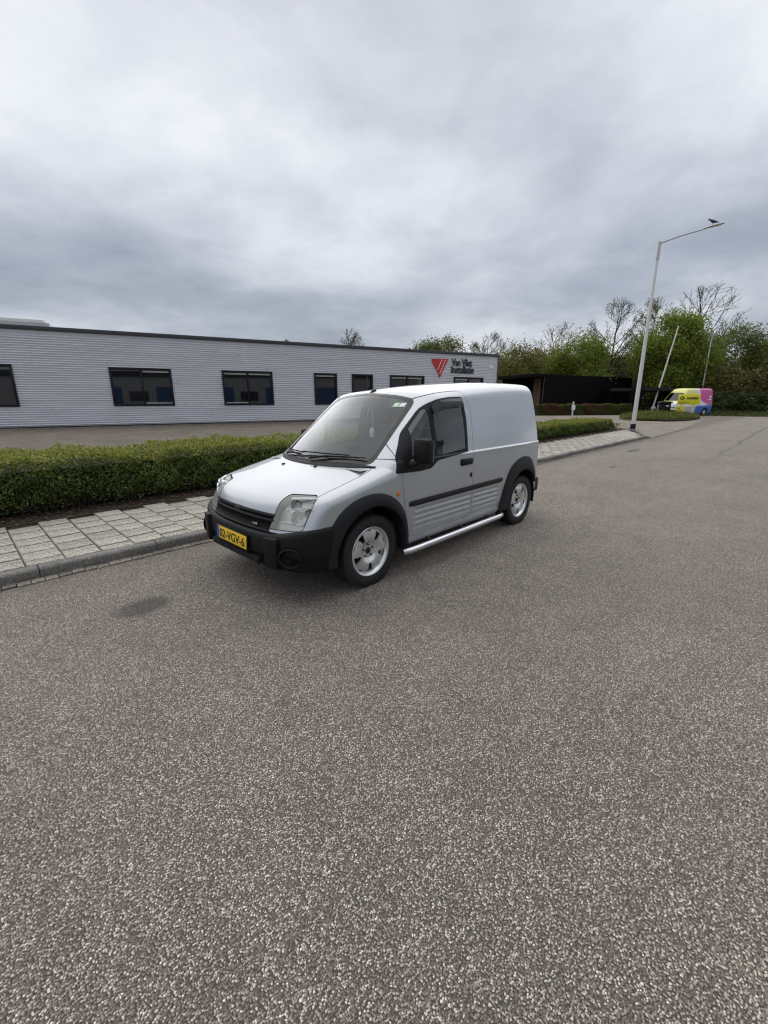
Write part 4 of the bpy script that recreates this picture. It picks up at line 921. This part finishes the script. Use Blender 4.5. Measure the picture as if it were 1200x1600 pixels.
# ------------------------------------------------------------------ the silver van (x forward from the front axle, y to its left)
def silver_van():
    V0 = (-.7156, 4.0155, 0.0); van = empty('delivery_van', V0, R(225.72)); tag(van, 'silver compact panel van with black bumper parked along the kerb', 'van')
    hood = spl([(1.2,.50),(.90,.66),(.76,.755),(.68,.80),(.58,.848),(.45,.895),(.2,.958),(.05,.992),(-.25,1.058),(-.6,1.12)])
    roof = spl([(.4,1.50),(-.5,1.60),(-.84,1.652),(-1.2,1.697),(-1.65,1.738),(-2.1,1.768),(-2.54,1.785),(-2.95,1.788),(-3.2,1.775),(-3.5,1.74)])
    ytab = [(.0,.80),(.22,.838),(.30,.852),(.42,.866),(.60,.872),(.80,.873),(.98,.869),(1.037,.867),(1.046,.851),(1.20,.826),(1.40,.784),(1.60,.737),(1.75,.695),(2.1,.58)]
    ys = spl(ytab[:8]); 
    def Y(x, z):
        y = np.interp(z, [a for a, b in ytab], [b for a, b in ytab])
        y = y-.045*(np.maximum(x, 0)/.7)**2-.055*(np.maximum(-2.35-x, 0)/.85)**2
        y = y-.016*np.exp(-((x+.2)/.5)**2)*np.clip((z-1.0)/.3, 0, 1)
        m = np.clip((x+2.06)/.03, 0, 1)*np.clip((-.53-x)/.03, 0, 1)*np.clip(np.abs(x+1.50)/.025-.6, 0, 1)
        ph = (z-.392)/.054; rib = np.where((ph > 0) & (ph < 4), .5-.5*np.cos(2*math.pi*ph), 0)
        return y-.0065*m*rib
    def F(x, y, z):
        y = np.abs(y); u = np.minimum(y/.68, 1.3)
        wind = 1.0+(.02-.19*u**2-x)*.78
        rf = roof(x)-.052*(y/.70)**2
        top = np.maximum(hood(x)-.045*(y/.70)**2, smin(wind, rf, .06))
        fr = x-(.788-.35*(z-.57)-(.150+.15*(z-.6))*(y/.78)**2.2)
        rr_ = (-3.235+.045*(y/.8)**4+.10*np.clip((z-.9)/.9, 0, 1)**2)-x
        k = np.where(x > -.15, .085, .13)
        a = smax(z-top, y-Y(x, z), .105*np.clip((.15-x)/.5, 0, 1)+.075*np.clip((x+.35)/.5, 0, 1))
        return smax(smax(a, fr, .07), rr_, .075)
    zs = np.concatenate([np.arange(2.0, 1.06, -.022), np.arange(1.056, 1.025, -.006), np.arange(1.02, .62, -.022), np.arange(.615, .385, -.0075), np.arange(.375, .10, -.022)])
    S = Shell(F, -3.45, .80, .25, lambda x: .95-.33*float(np.clip((x+.6)/.8, 0, 1)), np.linspace(0, .97, 30)[:-1], zs, (.98, 2.02), dx=.018, nfan=40, ncap=30)
    van_parts = {}
    side = lambda c: c.y > .45
    # openings that are simply open: wheel arches, below the sill, the bumper zone
    for cx, r in ((0.0, .425), (-2.665, .43)): S.extract(circle(cx, .315, r, 40), XZ, side)
    S.extract([(-5, -1), (2, -1), (2, .285), (-5, .285)], XZ, None)
    S.extract([(.40, -1), (2, -1), (2, .575), (.70, .575), (.56, .595), (.44, .628), (.40, .632)], XZ, None)
    # lamps, grille, bonnet
    lamp_ax = ((-.7071, .7071, 0), (0, 0, 1)); r2 = .7071
    lamp = rounded([(-.268*r2, .600), (-.150*r2, .795), (-.055*r2, .842), (.272*r2, .850), (.232*r2, .790), (.140*r2, .640), (.115*r2, .610)], [.008, .03, .05, .015, .04, .03, .015])
    lamp_f = lambda c: c.x > .3 and c.y > .2
    S.cut(inset(lamp, -.006), lamp_ax, lamp_f); lens = S.extract(lamp, lamp_ax, lamp_f); ring = S.extract(inset(lamp, -.006), lamp_ax, lamp_f, cut=True)
    gr = [(-.01, .560), (.455, .572), (.500, .700), (.30, .712), (-.01, .716)]; gf = lambda c: c.x > .5
    grille = S.extract(gr, YZ, gf)
    def crease(y):          # where bonnet and windscreen meet
        x = np.linspace(.25, -.45, 1401); h_ = hood(x)-.045*(y/.70)**2; w_ = 1.0+(.02-.19*min(abs(y)/.68, 1.3)**2-x)*.78
        i = int(np.argmax(w_ >= h_)); return float(x[i]), float(h_[i])
    bon = [(.90, -.02), (.90, .50), (.665, .545), (.60, .625), (.47, .735), (.30, .742), (.05, .738), (-.10, .724)]+[(crease(y)[0]+.006, y) for y in (.69, .56, .42, .28, .14)]+[(crease(0)[0]+.006, -.02)]
    bf = lambda c: c.z > .69
    bon_in = inset(bon, .0065); S.cut(bon, XY, bf); bonnet = S.extract(bon_in, XY, bf); bseam = S.extract(bon, XY, bf)
    # windscreen with its black border
    ws_ = rounded([(-.02, 1.012), (.40, 1.012), (.672, 1.018), (.602, 1.572), (.40, 1.612), (-.02, 1.642)], [0, .05, .05, .07, .1, 0]); wf = lambda c: -1.05 < c.x < .10 and c.z < 1.66
    ws_in = [(max(y, -.02) if y < .1 else y-.045*(1 if y > .5 else .4), z+(.04 if z < 1.3 else -.022)) for y, z in ws_]
    S.cut(ws_, YZ, wf); glass = S.extract(ws_in, YZ, wf); frit = S.extract(ws_, YZ, wf)
    # side glass: black surround, quarter light, main pane
    win = rounded([(-.285, .950), (-.355, 1.085), (-.52, 1.270), (-.82, 1.510), (-.985, 1.572), (-1.20, 1.596), (-1.415, 1.598), (-1.442, 1.40), (-1.408, 1.048), (-.875, 1.010), (-.815, .970), (-.770, .945), (-.62, .937)], [.02, .03, .05, .08, .08, .08, .03, .2, .015, .05, .05, .05, .02])
    qtr = rounded([(-.50, 1.04), (-.845, 1.04), (-.842, 1.495), (-.80, 1.478), (-.60, 1.315)], .02)
    pane = rounded([(-.900, 1.050), (-1.385, 1.085), (-1.405, 1.40), (-1.388, 1.565), (-1.18, 1.562), (-1.00, 1.545), (-.898, 1.508)], [.02, .02, .1, .03, .05, .05, .03])
    S.cut(win, XZ, side); S.cut(qtr, XZ, side); g1 = S.extract(qtr, XZ, side); g2 = S.extract(pane, XZ, side); surround = S.extract(win, XZ, side)
    # door outline and its gap
    door = rounded([(-.365, .930), (-.355, 1.12), (-.41, 1.232), (-.60, 1.405), (-.80, 1.567), (-.98, 1.624), (-1.20, 1.648), (-1.445, 1.660), (-1.545, 1.48), (-1.520, 1.20), (-1.497, .95), (-1.497, .345), (-.47, .335), (-.445, .45), (-.395, .65), (-.372, .80)], [0, .05, .08, .1, .1, .1, .1, .04, .2, .2, .1, .02, .03, .1, .1, .1])
    din = inset(door, .0045); S.cut(door, XZ, side); dskin = S.extract(din, XZ, side); dgap = S.extract(door, XZ, side)
    # rear part of the side below the belt and the filler lines
    P = S.panel
    fend_f = lambda c: c.x > -.6 and not (c.z > 1.12)
    # A-pillar joint: short dark line from the window corner to the screen
    jl = [(-.345, 1.062), (-.195, 1.062), (-.195, 1.068), (-.345, 1.068)]
    joint = S.extract(jl, XZ, lambda c: c.y > .62 and c.x > -.5)
    fender = S.rest(lambda c: c.x > -.55 and c.z < 1.062)
    body = S.rest()
    P('body', body, M['silver_paint'], van); P('fender', (fender[0], fender[1]), M['silver_paint'], van, 1); P('fender', fender, M['silver_paint'], van, -1)
    P('bonnet', bonnet, M['silver_paint'], van); P('bonnet_gap', bseam, M['seam_black'], van, 0, -.004); 
    Pn = []
    for y in np.linspace(-.715, .715, 61):
        xc, zc = crease(abs(y)); e = max(.12, 1-(abs(y)/.72)**6); f_ = .034*e; r_ = .030*e
        zh = float(hood(np.array(xc+f_)))-.045*(y/.70)**2; Pn.append([(xc+f_+.004, y, zh-.004), (xc+f_, y, zh+.006), (xc+.008, y, zc+.009), (xc-.006, y, zc+.012), (xc-r_, y, zc+r_*.78+.005), (xc-r_-.004, y, zc+r_*.78-.004)])
    MB().grid(np.array(Pn)).build('cowl_panel', M['grey_plastic'], van, smooth=60)
    P('windscreen', glass, M['windscreen_glass'], van, 0, -.003); P('windscreen_border', frit, M['gloss_black'], van, 0, -.001); P('pillar_joint', joint, M['seam_black'], van, 0, -.004)
    doors = {}
    for sg in (1, -1):
        d = doors[sg] = P('front_door', dskin, M['silver_paint'], van, sg); P('door_gap', dgap, M['seam_black'], van, sg, -.006)
        P('window_surround', surround, M['black_plastic'], d, sg, .001); P('quarter_light', g1, M['side_glass'], d, sg, -.004); P('window_pane', g2, M['side_glass'], d, sg, -.006)
        hl = P('headlight', lens, M['headlight_glass'], van, sg, .001); P('headlight_seal', ring, M['seam_black'], van, sg, -.004)
        # reflectors behind the lens
        LV, LF = lens; P('housing', (LV-S.normals(LV)*.075+np.array([0, 0, 0]), LF), M['lamp_reflector'], hl, sg)
        for (x, y, z, r) in ((.560, .640, .690, .062), (.555, .615, .790, .045), (.52, .735, .735, .040)):
            pr = [(r, .05), (r*.92, .03), (r*.7, .0), (r*.3, -.028), (.012, -.03), (.010, .01), (0, .014)]
            m = MB().lathe(pr, 24, 'x'); a = R(38)*sg
            rot = Matrix.Rotation(a, 3, 'Z'); m.v = [tuple(rot @ Vector(p)+Vector((x, y*sg, z))) for p in m.v]; m.build('reflector', M['chrome'], hl, smooth=40)
        for (x0, y0, z0, x1, y1, z1) in ((.645,.50,.640,.575,.70,.640), (.62,.55,.745,.52,.735,.775), (.60,.60,.835,.475,.745,.838)):
            MB().tube([(x0, y0*sg, z0), (x1, y1*sg, z1)], .010, 6).build('reflector_rib', M['lamp_reflector'], hl)
    # dark lining behind the painted skin, seen through the glass
    LV = body[0]; keep = [f for f in body[1] if -1.7 < np.mean([LV[i][0] for i in f]) < .1 and np.mean([LV[i][2] for i in f]) > .8]
    P('lining', (body[0], keep), M['interior_grey'], van, 0, -.03)
    # grille: recessed black field, two bars, oval badge
    GV, GF = grille; P('grille', (GV, GF), M['black_plastic'], van, 0, -.035)
    def front_x(y, z):
        lo, hi = .3, 1.2
        for _ in range(40):
            m = (lo+hi)/2
            if F(np.array(m), np.array(y), np.array(z)) < 0: lo = m
            else: hi = m
        return lo
    for zf, h_, pr in ((.694, .026, .004), (.658, .022, .002), (.576, .018, .000)):
        m = MB(); Pn = []
        for y in np.linspace(-.485+.2*max(0, .66-zf), .485-.2*max(0, .66-zf), 33):
            x = front_x(abs(y), zf)+pr; dz = .008*(1-(y/.48)**2); Pn.append([(x-.04, y, zf+dz+h_/2), (x, y, zf+dz+h_/2), (x+.006, y, zf+dz), (x, y, zf+dz-h_/2), (x-.04, y, zf+dz-h_/2)])
        m.grid(np.array(Pn)); m.build('grille_bar', M['grey_plastic'], van, smooth=35)
    mesh_ = MB()
    for y in np.arange(-.42, .43, .028):
        x = front_x(abs(y), .615)-.022; mesh_.box((x, y, .615), (.012, .006, .07))
    for z in np.arange(.592, .645, .014): mesh_.tube([(front_x(abs(y), z)-.020, y, z) for y in np.linspace(-.43, .43, 19)], .0035, 4)
    mesh_.build('grille_mesh', M['grey_plastic'], van)
    bx = front_x(0, .684); bo = MB().lathe([(0, .016), (.048, .014), (.055, .006), (.055, 0)], 32, 'x', (bx-.006, 0, 0)).build('badge', M['ink_black'], van, smooth=40)
    bo.scale = (1, 1, .42); bo.location = (0, 0, .690)
    x = front_x(.28, .605); MB().box((x-.006, .28, .612), (.012, .085, .020)).build('grille_badge', M['chrome'], van, bevel=.004)
    # bumper: profile swept round the nose
    plan = [(.43,.872),(.52,.862),(.60,.835),(.655,.785),(.703,.715),(.743,.62),(.775,.50),(.797,.34),(.808,.17),(.812,0)]
    plan = np.array(plan); sx = spl([(i, p[0]) for i, p in enumerate(plan)]); sy = spl([(i, p[1]) for i, p in enumerate(plan)])
    tt = np.linspace(0, 9, 46); C = np.stack([sx(tt), sy(tt)], 1); C[-1, 1] = 0; C = np.concatenate([C, (C[:-1]*np.array([1, -1]))[::-1]])
    tg = np.gradient(C, axis=0); nrm = np.stack([-tg[:, 1], tg[:, 0]], 1); nrm /= np.linalg.norm(nrm, axis=1)[:, None]; nrm = np.where((nrm*(C-np.array([0, 0]))).sum(1)[:, None] < 0, -nrm, nrm)
    lift = .072*np.clip((np.abs(C[:, 1])-.50)/.36, 0, 1)**1.4
    prof = [(-.10, .560), (-.045, .566), (-.016, .560), (-.002, .545), (.004, .52), (.004, .42), (.000, .395), (-.010, .385), (-.012, .33), (-.02, .295), (-.05, .272), (-.12, .266)]
    G = np.array([[(c[0]+n[0]*d, c[1]+n[1]*d, z+(l if z > .5 else 0)) for d, z in prof] for c, n, l in zip(C, nrm, lift)])
    bump = MB().grid(G).build('front_bumper', M['black_plastic'], van, smooth=50)
    MB().box((.792, 0, .335), (.05, .80, .052)).build('air_slot', M['seam_black'], bump); MB().box((.812, 0, .335), (.03, .78, .008)).build('slot_bar', M['grey_plastic'], bump)
    for sg in (1, -1):
        n = np.array([.97, .24*sg]); rz = math.atan2(.24*sg, .97)
        MB().box((.762, .545*sg, .425), (.075, .135, .25), rz).build('overrider', M['black_plastic'], bump, bevel=.014)
        m = MB().lathe([(.092, .004), (.084, .010), (.074, .0), (.066, -.03), (.0, -.034)], 32, 'x'); rot = Matrix.Rotation(R(40)*sg, 3, 'Z'); m.v = [tuple(rot @ Vector((p[0], p[1]*1.05, p[2]*.86))+Vector((.724, .715*sg, .408))) for p in m.v]; m.build('fog_recess', M['black_plastic'], bump, smooth=40)
    # number plate
    pl = MB().box((0, 0, 0), (.012, .52, .112)).build('number_plate', M['plate_yellow'], van, bevel=.003); pl.location = (.827, 0, .452); pl.rotation_euler = (0, R(-4), 0)
    MB().box((-.002, 0, 0), (.012, .54, .128)).build('plate_holder', M['black_plastic'], pl); MB().box((.0065, -.240, 0), (.002, .040, .110)).build('country_band', M['plate_blue'], pl)
    o = link('characters', text_mesh('characters', '02-VGV-6', .105, M['ink_black'], .003, .0004, width=.435), pl); o.location = (.0075, -.205, -.037); o.rotation_euler = (R(90), 0, R(90))
    # wheel arch flares
    def flare(cx, inner_r, outer, sg, name='wheel_arch_flare'):
        n = len(outer); rows = []
        for i, (ox, oz) in enumerate(outer):
            a = math.atan2(oz-.315, ox-cx); ix, iz = cx+inner_r*math.cos(a), .315+inner_r*math.sin(a)
            if i == 0: iz = oz; ix = cx+math.copysign(math.sqrt(max(.01, inner_r**2-(oz-.315)**2)), ox-cx)
            if i == n-1: iz = oz; ix = cx+math.copysign(math.sqrt(max(.01, inner_r**2-(oz-.315)**2)), ox-cx)
            row = []
            for f, off in ((1.0, -.004), (.985, .010), (.80, .022), (.45, .030), (.12, .033), (.0, .026), (.0, -.09)):
                x, z = ix+(ox-ix)*f, iz+(oz-iz)*f; row.append((x, sg*(float(Y(np.array(min(x, .35)), np.array(max(z, .42))))+off-(.05*max(0, x-.35))), z))
            rows.append(row)
        MB().grid(np.array(rows)).build(name, M['grey_plastic'], van, smooth=50)
    def smooth_pts(pts, n):
        s_ = np.arange(len(pts)); fx, fz = spl([(i, p[0]) for i, p in enumerate(pts)]), spl([(i, p[1]) for i, p in enumerate(pts)]); return [(float(fx(t)), float(fz(t))) for t in np.linspace(0, len(pts)-1, n)]
    fo = smooth_pts([(.47,.29),(.475,.42),(.45,.56),(.37,.69),(.22,.785),(.02,.822),(-.17,.79),(-.32,.695),(-.41,.56),(-.445,.42),(-.452,.29)], 50)
    ro = smooth_pts([(-2.09,.285),(-2.13,.42),(-2.20,.60),(-2.31,.765),(-2.47,.855),(-2.66,.885),(-2.84,.852),(-2.97,.75),(-3.05,.62),(-3.075,.52)], 50)
    for sg in (1, -1):
        flare(0.0, .400, fo, sg); flare(-2.665, .405, ro, sg)
        for cx in (0.0, -2.665):    # liner inside the arch
            a = np.linspace(R(-12), R(192), 26); Pn = np.array([[(cx+.415*math.cos(t), sg*y, .315+.415*math.sin(t)) for y in (.84, .50)] for t in a]); MB().grid(Pn).build('arch_liner', M['seam_black'], van, smooth=True)
        make_wheel(van, 0, .757*sg, sg); make_wheel(van, -2.665, .757*sg, sg)
        # rubbing strip, sill, side bar
        m = MB(); Pn = []
        for x in np.linspace(-.462, -2.125, 40):
            zc = .650+.012*(-x-.46)/1.66; y = float(Y(np.array(x), np.array(.68))); e = .6 if x in (-.462, -2.125) else 1.0
            Pn.append([(x, sg*(y-.004), zc+.027), (x, sg*(y+.014*e), zc+.024*e), (x, sg*(y+.019*e), zc+.008), (x, sg*(y+.019*e), zc-.010), (x, sg*(y+.013*e), zc-.025*e), (x, sg*(y-.004), zc-.028)])
        m.grid(np.array(Pn)); n_ = len(Pn); m.add(Pn[0], [(0,1,2,3,4,5)]); m.add(Pn[-1], [(0,1,2,3,4,5)]); m.build('rubbing_strip', M['grey_plastic'], van, smooth=40)
        MB().prism([(-.455,.318),(-2.085,.318),(-2.085,.262),(-.455,.262)], lambda p: (p[0], sg*.835, p[1]), lambda p: (p[0], sg*(.862 if p[1] > .3 else .850), p[1])).build('sill', M['silver_paint'], van, bevel=.008)
        MB().prism([(-.455,.332),(-2.085,.332),(-2.085,.322),(-.455,.322)], lambda p: (p[0], sg*.83, p[1]), lambda p: (p[0], sg*.868, p[1])).build('sill_edge', M['silver_paint'], van)
        m = MB().tube([(-.36, sg*.895, .225), (-.41, sg*.925, .232), (-.50, sg*.935, .236), (-1.2, sg*.935, .240), (-1.98, sg*.935, .246), (-2.06, sg*.925, .247), (-2.11, sg*.895, .247)], .030, 18); sb = m.build('side_bar', M['chrome'], van, smooth=50)
        for x in (-.75, -1.3, -1.85): MB().tube([(x, sg*.93, .240), (x, sg*.80, .285)], .014, 8).build('bracket', M['dark_steel'], sb)
        # handle, lock, marker lamp
        y = float(Y(np.array(-1.36), np.array(.945))); d = doors[sg]
        m = MB(); Pn = []
        for f, hh, off in ((0,.014,-.004),(.04,.026,.006),(.15,.031,.018),(.35,.030,.024),(.65,.028,.026),(.88,.028,.022),(.97,.022,.010),(1,.012,-.004)):
            x = -1.245-.235*f; Pn.append([(x, sg*(y+off*max(.0, math.cos(a))**.5 if math.cos(a) > 0 else y-.004), .948+1.2*hh*math.sin(a)) for a in np.linspace(0, 2*math.pi, 15)])
        m.grid(np.array(Pn)); hd = m.build('door_handle', M['black_plastic'], d, smooth=45)
        lk = MB().lathe([(0,.008),(.016,.007),(.019,.002),(.019,-.004)], 20, 'y', (0, 0, 0)).build('lock', M['black_plastic'], d, smooth=40); lk.location = (-1.452, sg*float(Y(np.array(-1.452), np.array(.80))), .800); lk.scale = (1, sg, 1.35)
        mk = MB().lathe([(0,.014),(.014,.011),(.020,.003),(.020,-.006)], 20, 'y').build('side_marker', M['orange_lens'], van, smooth=40); mk.location = (-.315, sg*float(Y(np.array(-.315), np.array(.775))), .775); mk.scale = (1, sg, 1.2)
        # door mirror
        m = MB().box((-.535, .965, 1.130), (.115, .165, .225)) if sg > 0 else MB().box((-.665, -.905, 1.130), (.165, .095, .225)); mi = m.build('door_mirror', M['black_plastic'], van, bevel=.035); 
        (MB().box((-.594, .965, 1.130), (.006, .135, .185)) if sg > 0 else MB().box((-.665, -.955, 1.130), (.135, .006, .185))).build('mirror_glass', M['chrome'], mi); MB().tube([(-.46, sg*.83, 1.00), (-.485, sg*.90, 1.015), (-.52, sg*.94, 1.045)], [.032,.028,.026], 10).build('mirror_arm', M['black_plastic'], mi, smooth=50)
        # wind deflector over the door glass
        Pn = []
        top = [(-.885,1.515),(-.945,1.543),(-1.05,1.566),(-1.2,1.580),(-1.395,1.584)]; bot = [(-.900,1.400),(-.95,1.452),(-1.05,1.480),(-1.2,1.496),(-1.400,1.505)]
        for (xa, za), (xb, zb) in zip(top, bot): Pn.append([(xa+(xb-xa)*f, sg*(float(Y(np.array(xa), np.array(za+(zb-za)*f)))+.004+.026*math.sin(f*1.4)), za+(zb-za)*f) for f in np.linspace(0, 1, 5)])
        MB().grid(np.array(Pn)).build('wind_deflector', M['visor_glass'], d, smooth=True)
    # panel line above the cargo side and rear lamp edge
    MB().box((-3.175, 0, .44), (.24, 1.60, .20)).build('rear_bumper', M['grey_plastic'], van, bevel=.03)
    MB().box((-1.35, 0, .33), (3.9, 1.36, .16)).box((-3.0, 0, .40), (.40, 1.5, .2)).build('underbody', M['seam_black'], van)
    MB().box((.35, 0, .42), (.55, 1.10, .30)).build('engine_bay', M['seam_black'], van)
    # wipers, washers, aerial, stickers
    def scr(y, z):       # point on the windscreen surface
        lo, hi = -1.2, .3
        for _ in range(40):
            m = (lo+hi)/2
            if F(np.array(m), np.array(abs(y)), np.array(z)) < 0: lo = m
            else: hi = m
        return lo
    for pts in (((-.50,1.030),(-.36,1.044),(-.16,1.052)), ((.02,1.030),(.20,1.056),(.60,1.060))):
        a = [(scr(y, z)+.022, y, z+.014) for y, z in pts]; b = [(scr(y, z)+.018, y, z+.022) for y, z in ((pts[1][0]-.36, pts[1][1]+.006), (pts[1][0], pts[1][1]+.012), (pts[1][0]+.24, pts[1][1]+.012))]
        w = MB().tube(a, [.013,.009,.006], 8).build('wiper', M['black_plastic'], van, smooth=40); MB().tube(b, .007, 6).build('wiper_blade', M['rubber'], w)
    for y, x in ((-.23, .13), (.20, .07)):
        z = float(hood(np.array(x)))-.045*(y/.7)**2; MB().box((x, y, z+.004), (.035, .020, .014)).build('washer_jet', M['black_plastic'], van, bevel=.004)
    za = float(roof(np.array(-.86))); ae = MB().prism([(-.045,0),(.05,0),(.015,.035),(-.03,.042)], lambda p: (-.87+p[0], -.012, za-.02+p[1]), lambda p: (-.87+p[0], .012, za-.02+p[1])).build('aerial', M['black_plastic'], van, bevel=.004)
    for y0, mt, w in ((.455, 'sticker_green', .05), (.515, 'white_print', .055)):
        Pn = np.array([[(scr(y, z)+.002, y, z) for z in (1.505, 1.54)] for y in (y0-w/2, y0, y0+w/2)]); MB().grid(Pn).build('sticker', M[mt], van)
    # cabin
    cab = empty('cabin'); cab.parent = van
    Pn = np.array([[(x, y, .985-.06*max(0, -.35-x)/.3) for y in np.linspace(-.70, .70, 9)] for x in (-.02, -.2, -.45, -.62)]); Pn[-1, :, 2] -= .10; MB().grid(Pn).build('dashboard', M['interior_grey'], cab, smooth=True)
    MB().box((-.58, 0, .80), (.16, 1.40, .30)).build('fascia', M['interior_dark'], cab, bevel=.03)
    MB().box((-1.62, 0, 1.12), (.03, 1.44, 1.0)).build('bulkhead', M['interior_grey'], cab); MB().box((-.85, 0, .45), (1.6, 1.5, .05)).build('floor', M['interior_dark'], cab)
    for sg in (1, -1):
        MB().box((-1.10, .38*sg, .66), (.50, .50, .18)).build('seat', M['seat_fabric'], cab, bevel=.05)
        m = MB().prism([(-1.26,.70),(-1.12,.70),(-1.30,1.26),(-1.42,1.26)], lambda p: (p[0], .38*sg-.24, p[1]), lambda p: (p[0], .38*sg+.24, p[1])); m.build('backrest', M['seat_fabric'], cab, bevel=.05)
        MB().box((-1.40, .38*sg, 1.37), (.09, .26, .17)).build('headrest', M['seat_fabric'], cab, bevel=.035)
        MB().box((-.97, .34*sg, 1.555), (.03, .40, .13)).build('sun_visor', M['interior_grey'], cab, bevel=.01)
    a = np.linspace(0, 2*math.pi, 29); rot = Matrix.Rotation(R(62), 3, 'Y'); m = MB().tube([tuple(rot @ Vector((.185*math.cos(t), .185*math.sin(t), 0))+Vector((-.74, .38, .98))) for t in a], .015, 8); m.tube([tuple(rot @ Vector((-.18, 0, 0))+Vector((-.74, .38, .98))), tuple(rot @ Vector((.18, 0, 0))+Vector((-.74, .38, .98)))], .02, 6); m.build('steering_wheel', M['interior_dark'], cab, smooth=50)
    MB().box((-.80, .05, 1.53), (.03, .24, .065)).build('rear_view_mirror', M['interior_dark'], cab, bevel=.012)
    MB().tube([(-.80, .05, 1.50), (-.80, .05, 1.27)], .003, 4).lathe([(0,.05),(.025,.03),(.03,0),(.02,-.05),(0,-.06)], 10, 'z', (-.80, .05, 1.24)).build('hanging_ornament', M['blind'], cab)
    MB().box((-.22, -.05, .995), (.10, .16, .004), .4).build('paper', M['white_print'], cab)
    return van
silver_van()

# ------------------------------------------------------------------ the coloured high-roof van beyond the island
def colour_van():
    loc = on_ground(1098, 649.2, 0); rz = R(200); off = Vector((math.cos(rz), math.sin(rz), 0)); lf = Vector((-math.sin(rz), math.cos(rz), 0))
    o0 = Vector((loc[0], loc[1], 0))-lf*.90; van = empty('high_roof_van', o0, rz); tag(van, 'high roofed van in yellow, magenta and blue behind the island', 'van')
    # x forward from the rear axle, wheelbase 3.6
    def F(x, y, z):
        y = np.abs(y); Y = np.interp(z, [0,.3,.9,1.2,2.2,2.7,3], [.93,.97,.99,.98,.86,.78,.7])-.12*(np.maximum(x-3.2, 0)/1.2)**2
        wind = 1.36+(3.72-.12*(y/.9)**2-x)*1.15; hood = np.interp(x, [3.2,3.8,4.3,4.55,4.7], [1.50,1.34,1.16,.95,.6])
        top = np.maximum(hood, smin(wind, 2.66-.06*(y/.8)**2-.10*np.maximum(x-2, 0)**2*.3, .3))
        fr = x-(4.56-.25*(y/.9)**3); rr_ = (-1.02+.05*(np.clip(z-1, 0, 2)/1.6)**2)-x
        return smax(smax(smax(z-top, y-Y, .22), fr, .2), rr_, .12)
    S = Shell(F, -1.3, 4.7, 3.6, lambda x: .95, np.linspace(0, 1.2, 14)[:-1], np.arange(3.0, .05, -.07), (1.2, 3.0), dx=.08, nfan=14, ncap=10)
    sd = lambda c: c.y > .4
    for cx in (0, 3.6): S.extract(circle(cx, .36, .43, 20), XZ, sd)
    S.extract([(-9,-1),(9,-1),(9,.25),(-9,.25)], XZ)
    ws = S.extract([(-.05,1.44),(.80,1.46),(.72,2.20),(-.05,2.24)], YZ, lambda c: c.x > 2.5 and c.z < 2.35)
    wi = S.extract(rounded([(2.15,1.42),(3.45,1.40),(3.28,1.62),(2.85,2.05),(2.15,2.08)], .06), XZ, sd)
    gr = S.extract([(-.05,.62),(.55,.62),(.6,.92),(-.05,.98)], YZ, lambda c: c.x > 3.5)
    hl = S.extract([(.60,.78),(.95,.80),(.98,1.12),(.72,1.05)], YZ, lambda c: c.x > 3.6)
    bp = S.extract([(3.95,.0),(5,.0),(5,.60),(3.95,.60)], XZ)
    blue = S.extract([(-2,.2),(1.45,.2),(1.35,.95),(.9,1.02),(.3,.98),(-.3,1.08),(-2,1.15)], XZ)
    mag = S.extract([(-2,1.15),(-.3,1.08),(.3,1.3),(.75,1.5),(.95,3),(-2,3)], XZ)
    wb = S.extract([(-.3,1.08),(.3,.98),(.9,1.02),(1.35,.95),(1.75,1.25),(1.45,1.8),(1.35,3),(.95,3),(.75,1.5),(.3,1.3)], XZ)
    grey = S.extract([(1.45,.2),(3.1,.2),(3.1,.85),(1.9,.92),(1.35,.95)], XZ)
    wh = S.extract([(2.0,.85),(5,.60),(5,1.30),(3.4,1.36),(2.0,1.25)], XZ)
    P = S.panel; b = P('body', S.rest(), M['paint_yellow'], van)
    for nm, vf, mt in (('blue_panel', blue, 'paint_blue'), ('magenta_panel', mag, 'paint_magenta'), ('white_swoosh', wb, 'paint_white'), ('lower_panel', grey, 'galvanised'), ('front_panel', wh, 'paint_white'), ('windscreen', ws, 'van_glass'), ('grille', gr, 'black_plastic'), ('front_bumper', bp, 'grey_plastic')): P(nm, vf, M[mt], van)
    for sg in (1, -1):
        P('side_window', wi, M['van_glass'], van, sg); P('headlight', hl, M['lamp_reflector'], van, sg)
        for cx in (0, 3.6):
            w = empty('wheel'); w.parent = van; w.location = (cx, .86*sg, .34)
            MB().lathe([(.21,-.1*sg),(.30,-.11*sg),(.34,-.08*sg),(.34,.08*sg),(.30,.11*sg),(.21,.10*sg)], 28).build('tyre', M['rubber'], w, smooth=40); MB().lathe([(0,.07*sg),(.12,.08*sg),(.21,.09*sg)], 24).build('rim', M['galvanised'], w, smooth=40)
        MB().box((2.95, 1.10*sg, 1.55), (.14, .20, .34)).build('door_mirror', M['black_plastic'], van, bevel=.04)
        yv = .985*sg; d = MB().lathe([(0,.012),(.16,.012),(.16,0)], 20, 'y', (-.55, 0, 0)).build('logo_dot', M['white_print'], van); d.location = (0, sg*.935, 1.82); d.scale = (1, sg, 1)
        MB().box((-.50, sg*.958, 1.56), (.55, .012, .09)).build('logo_line', M['white_print'], van)
    MB().box((1.9, 0, .55), (4.6, 1.4, .5)).build('underbody', M['seam_black'], van); MB().box((2.05, 0, 1.4), (.06, 1.6, 1.3)).build('bulkhead', M['interior_dark'], van); MB().box((3.2, 0, 1.25), (.5, 1.5, .2)).build('dashboard', M['interior_dark'], van)
colour_van()
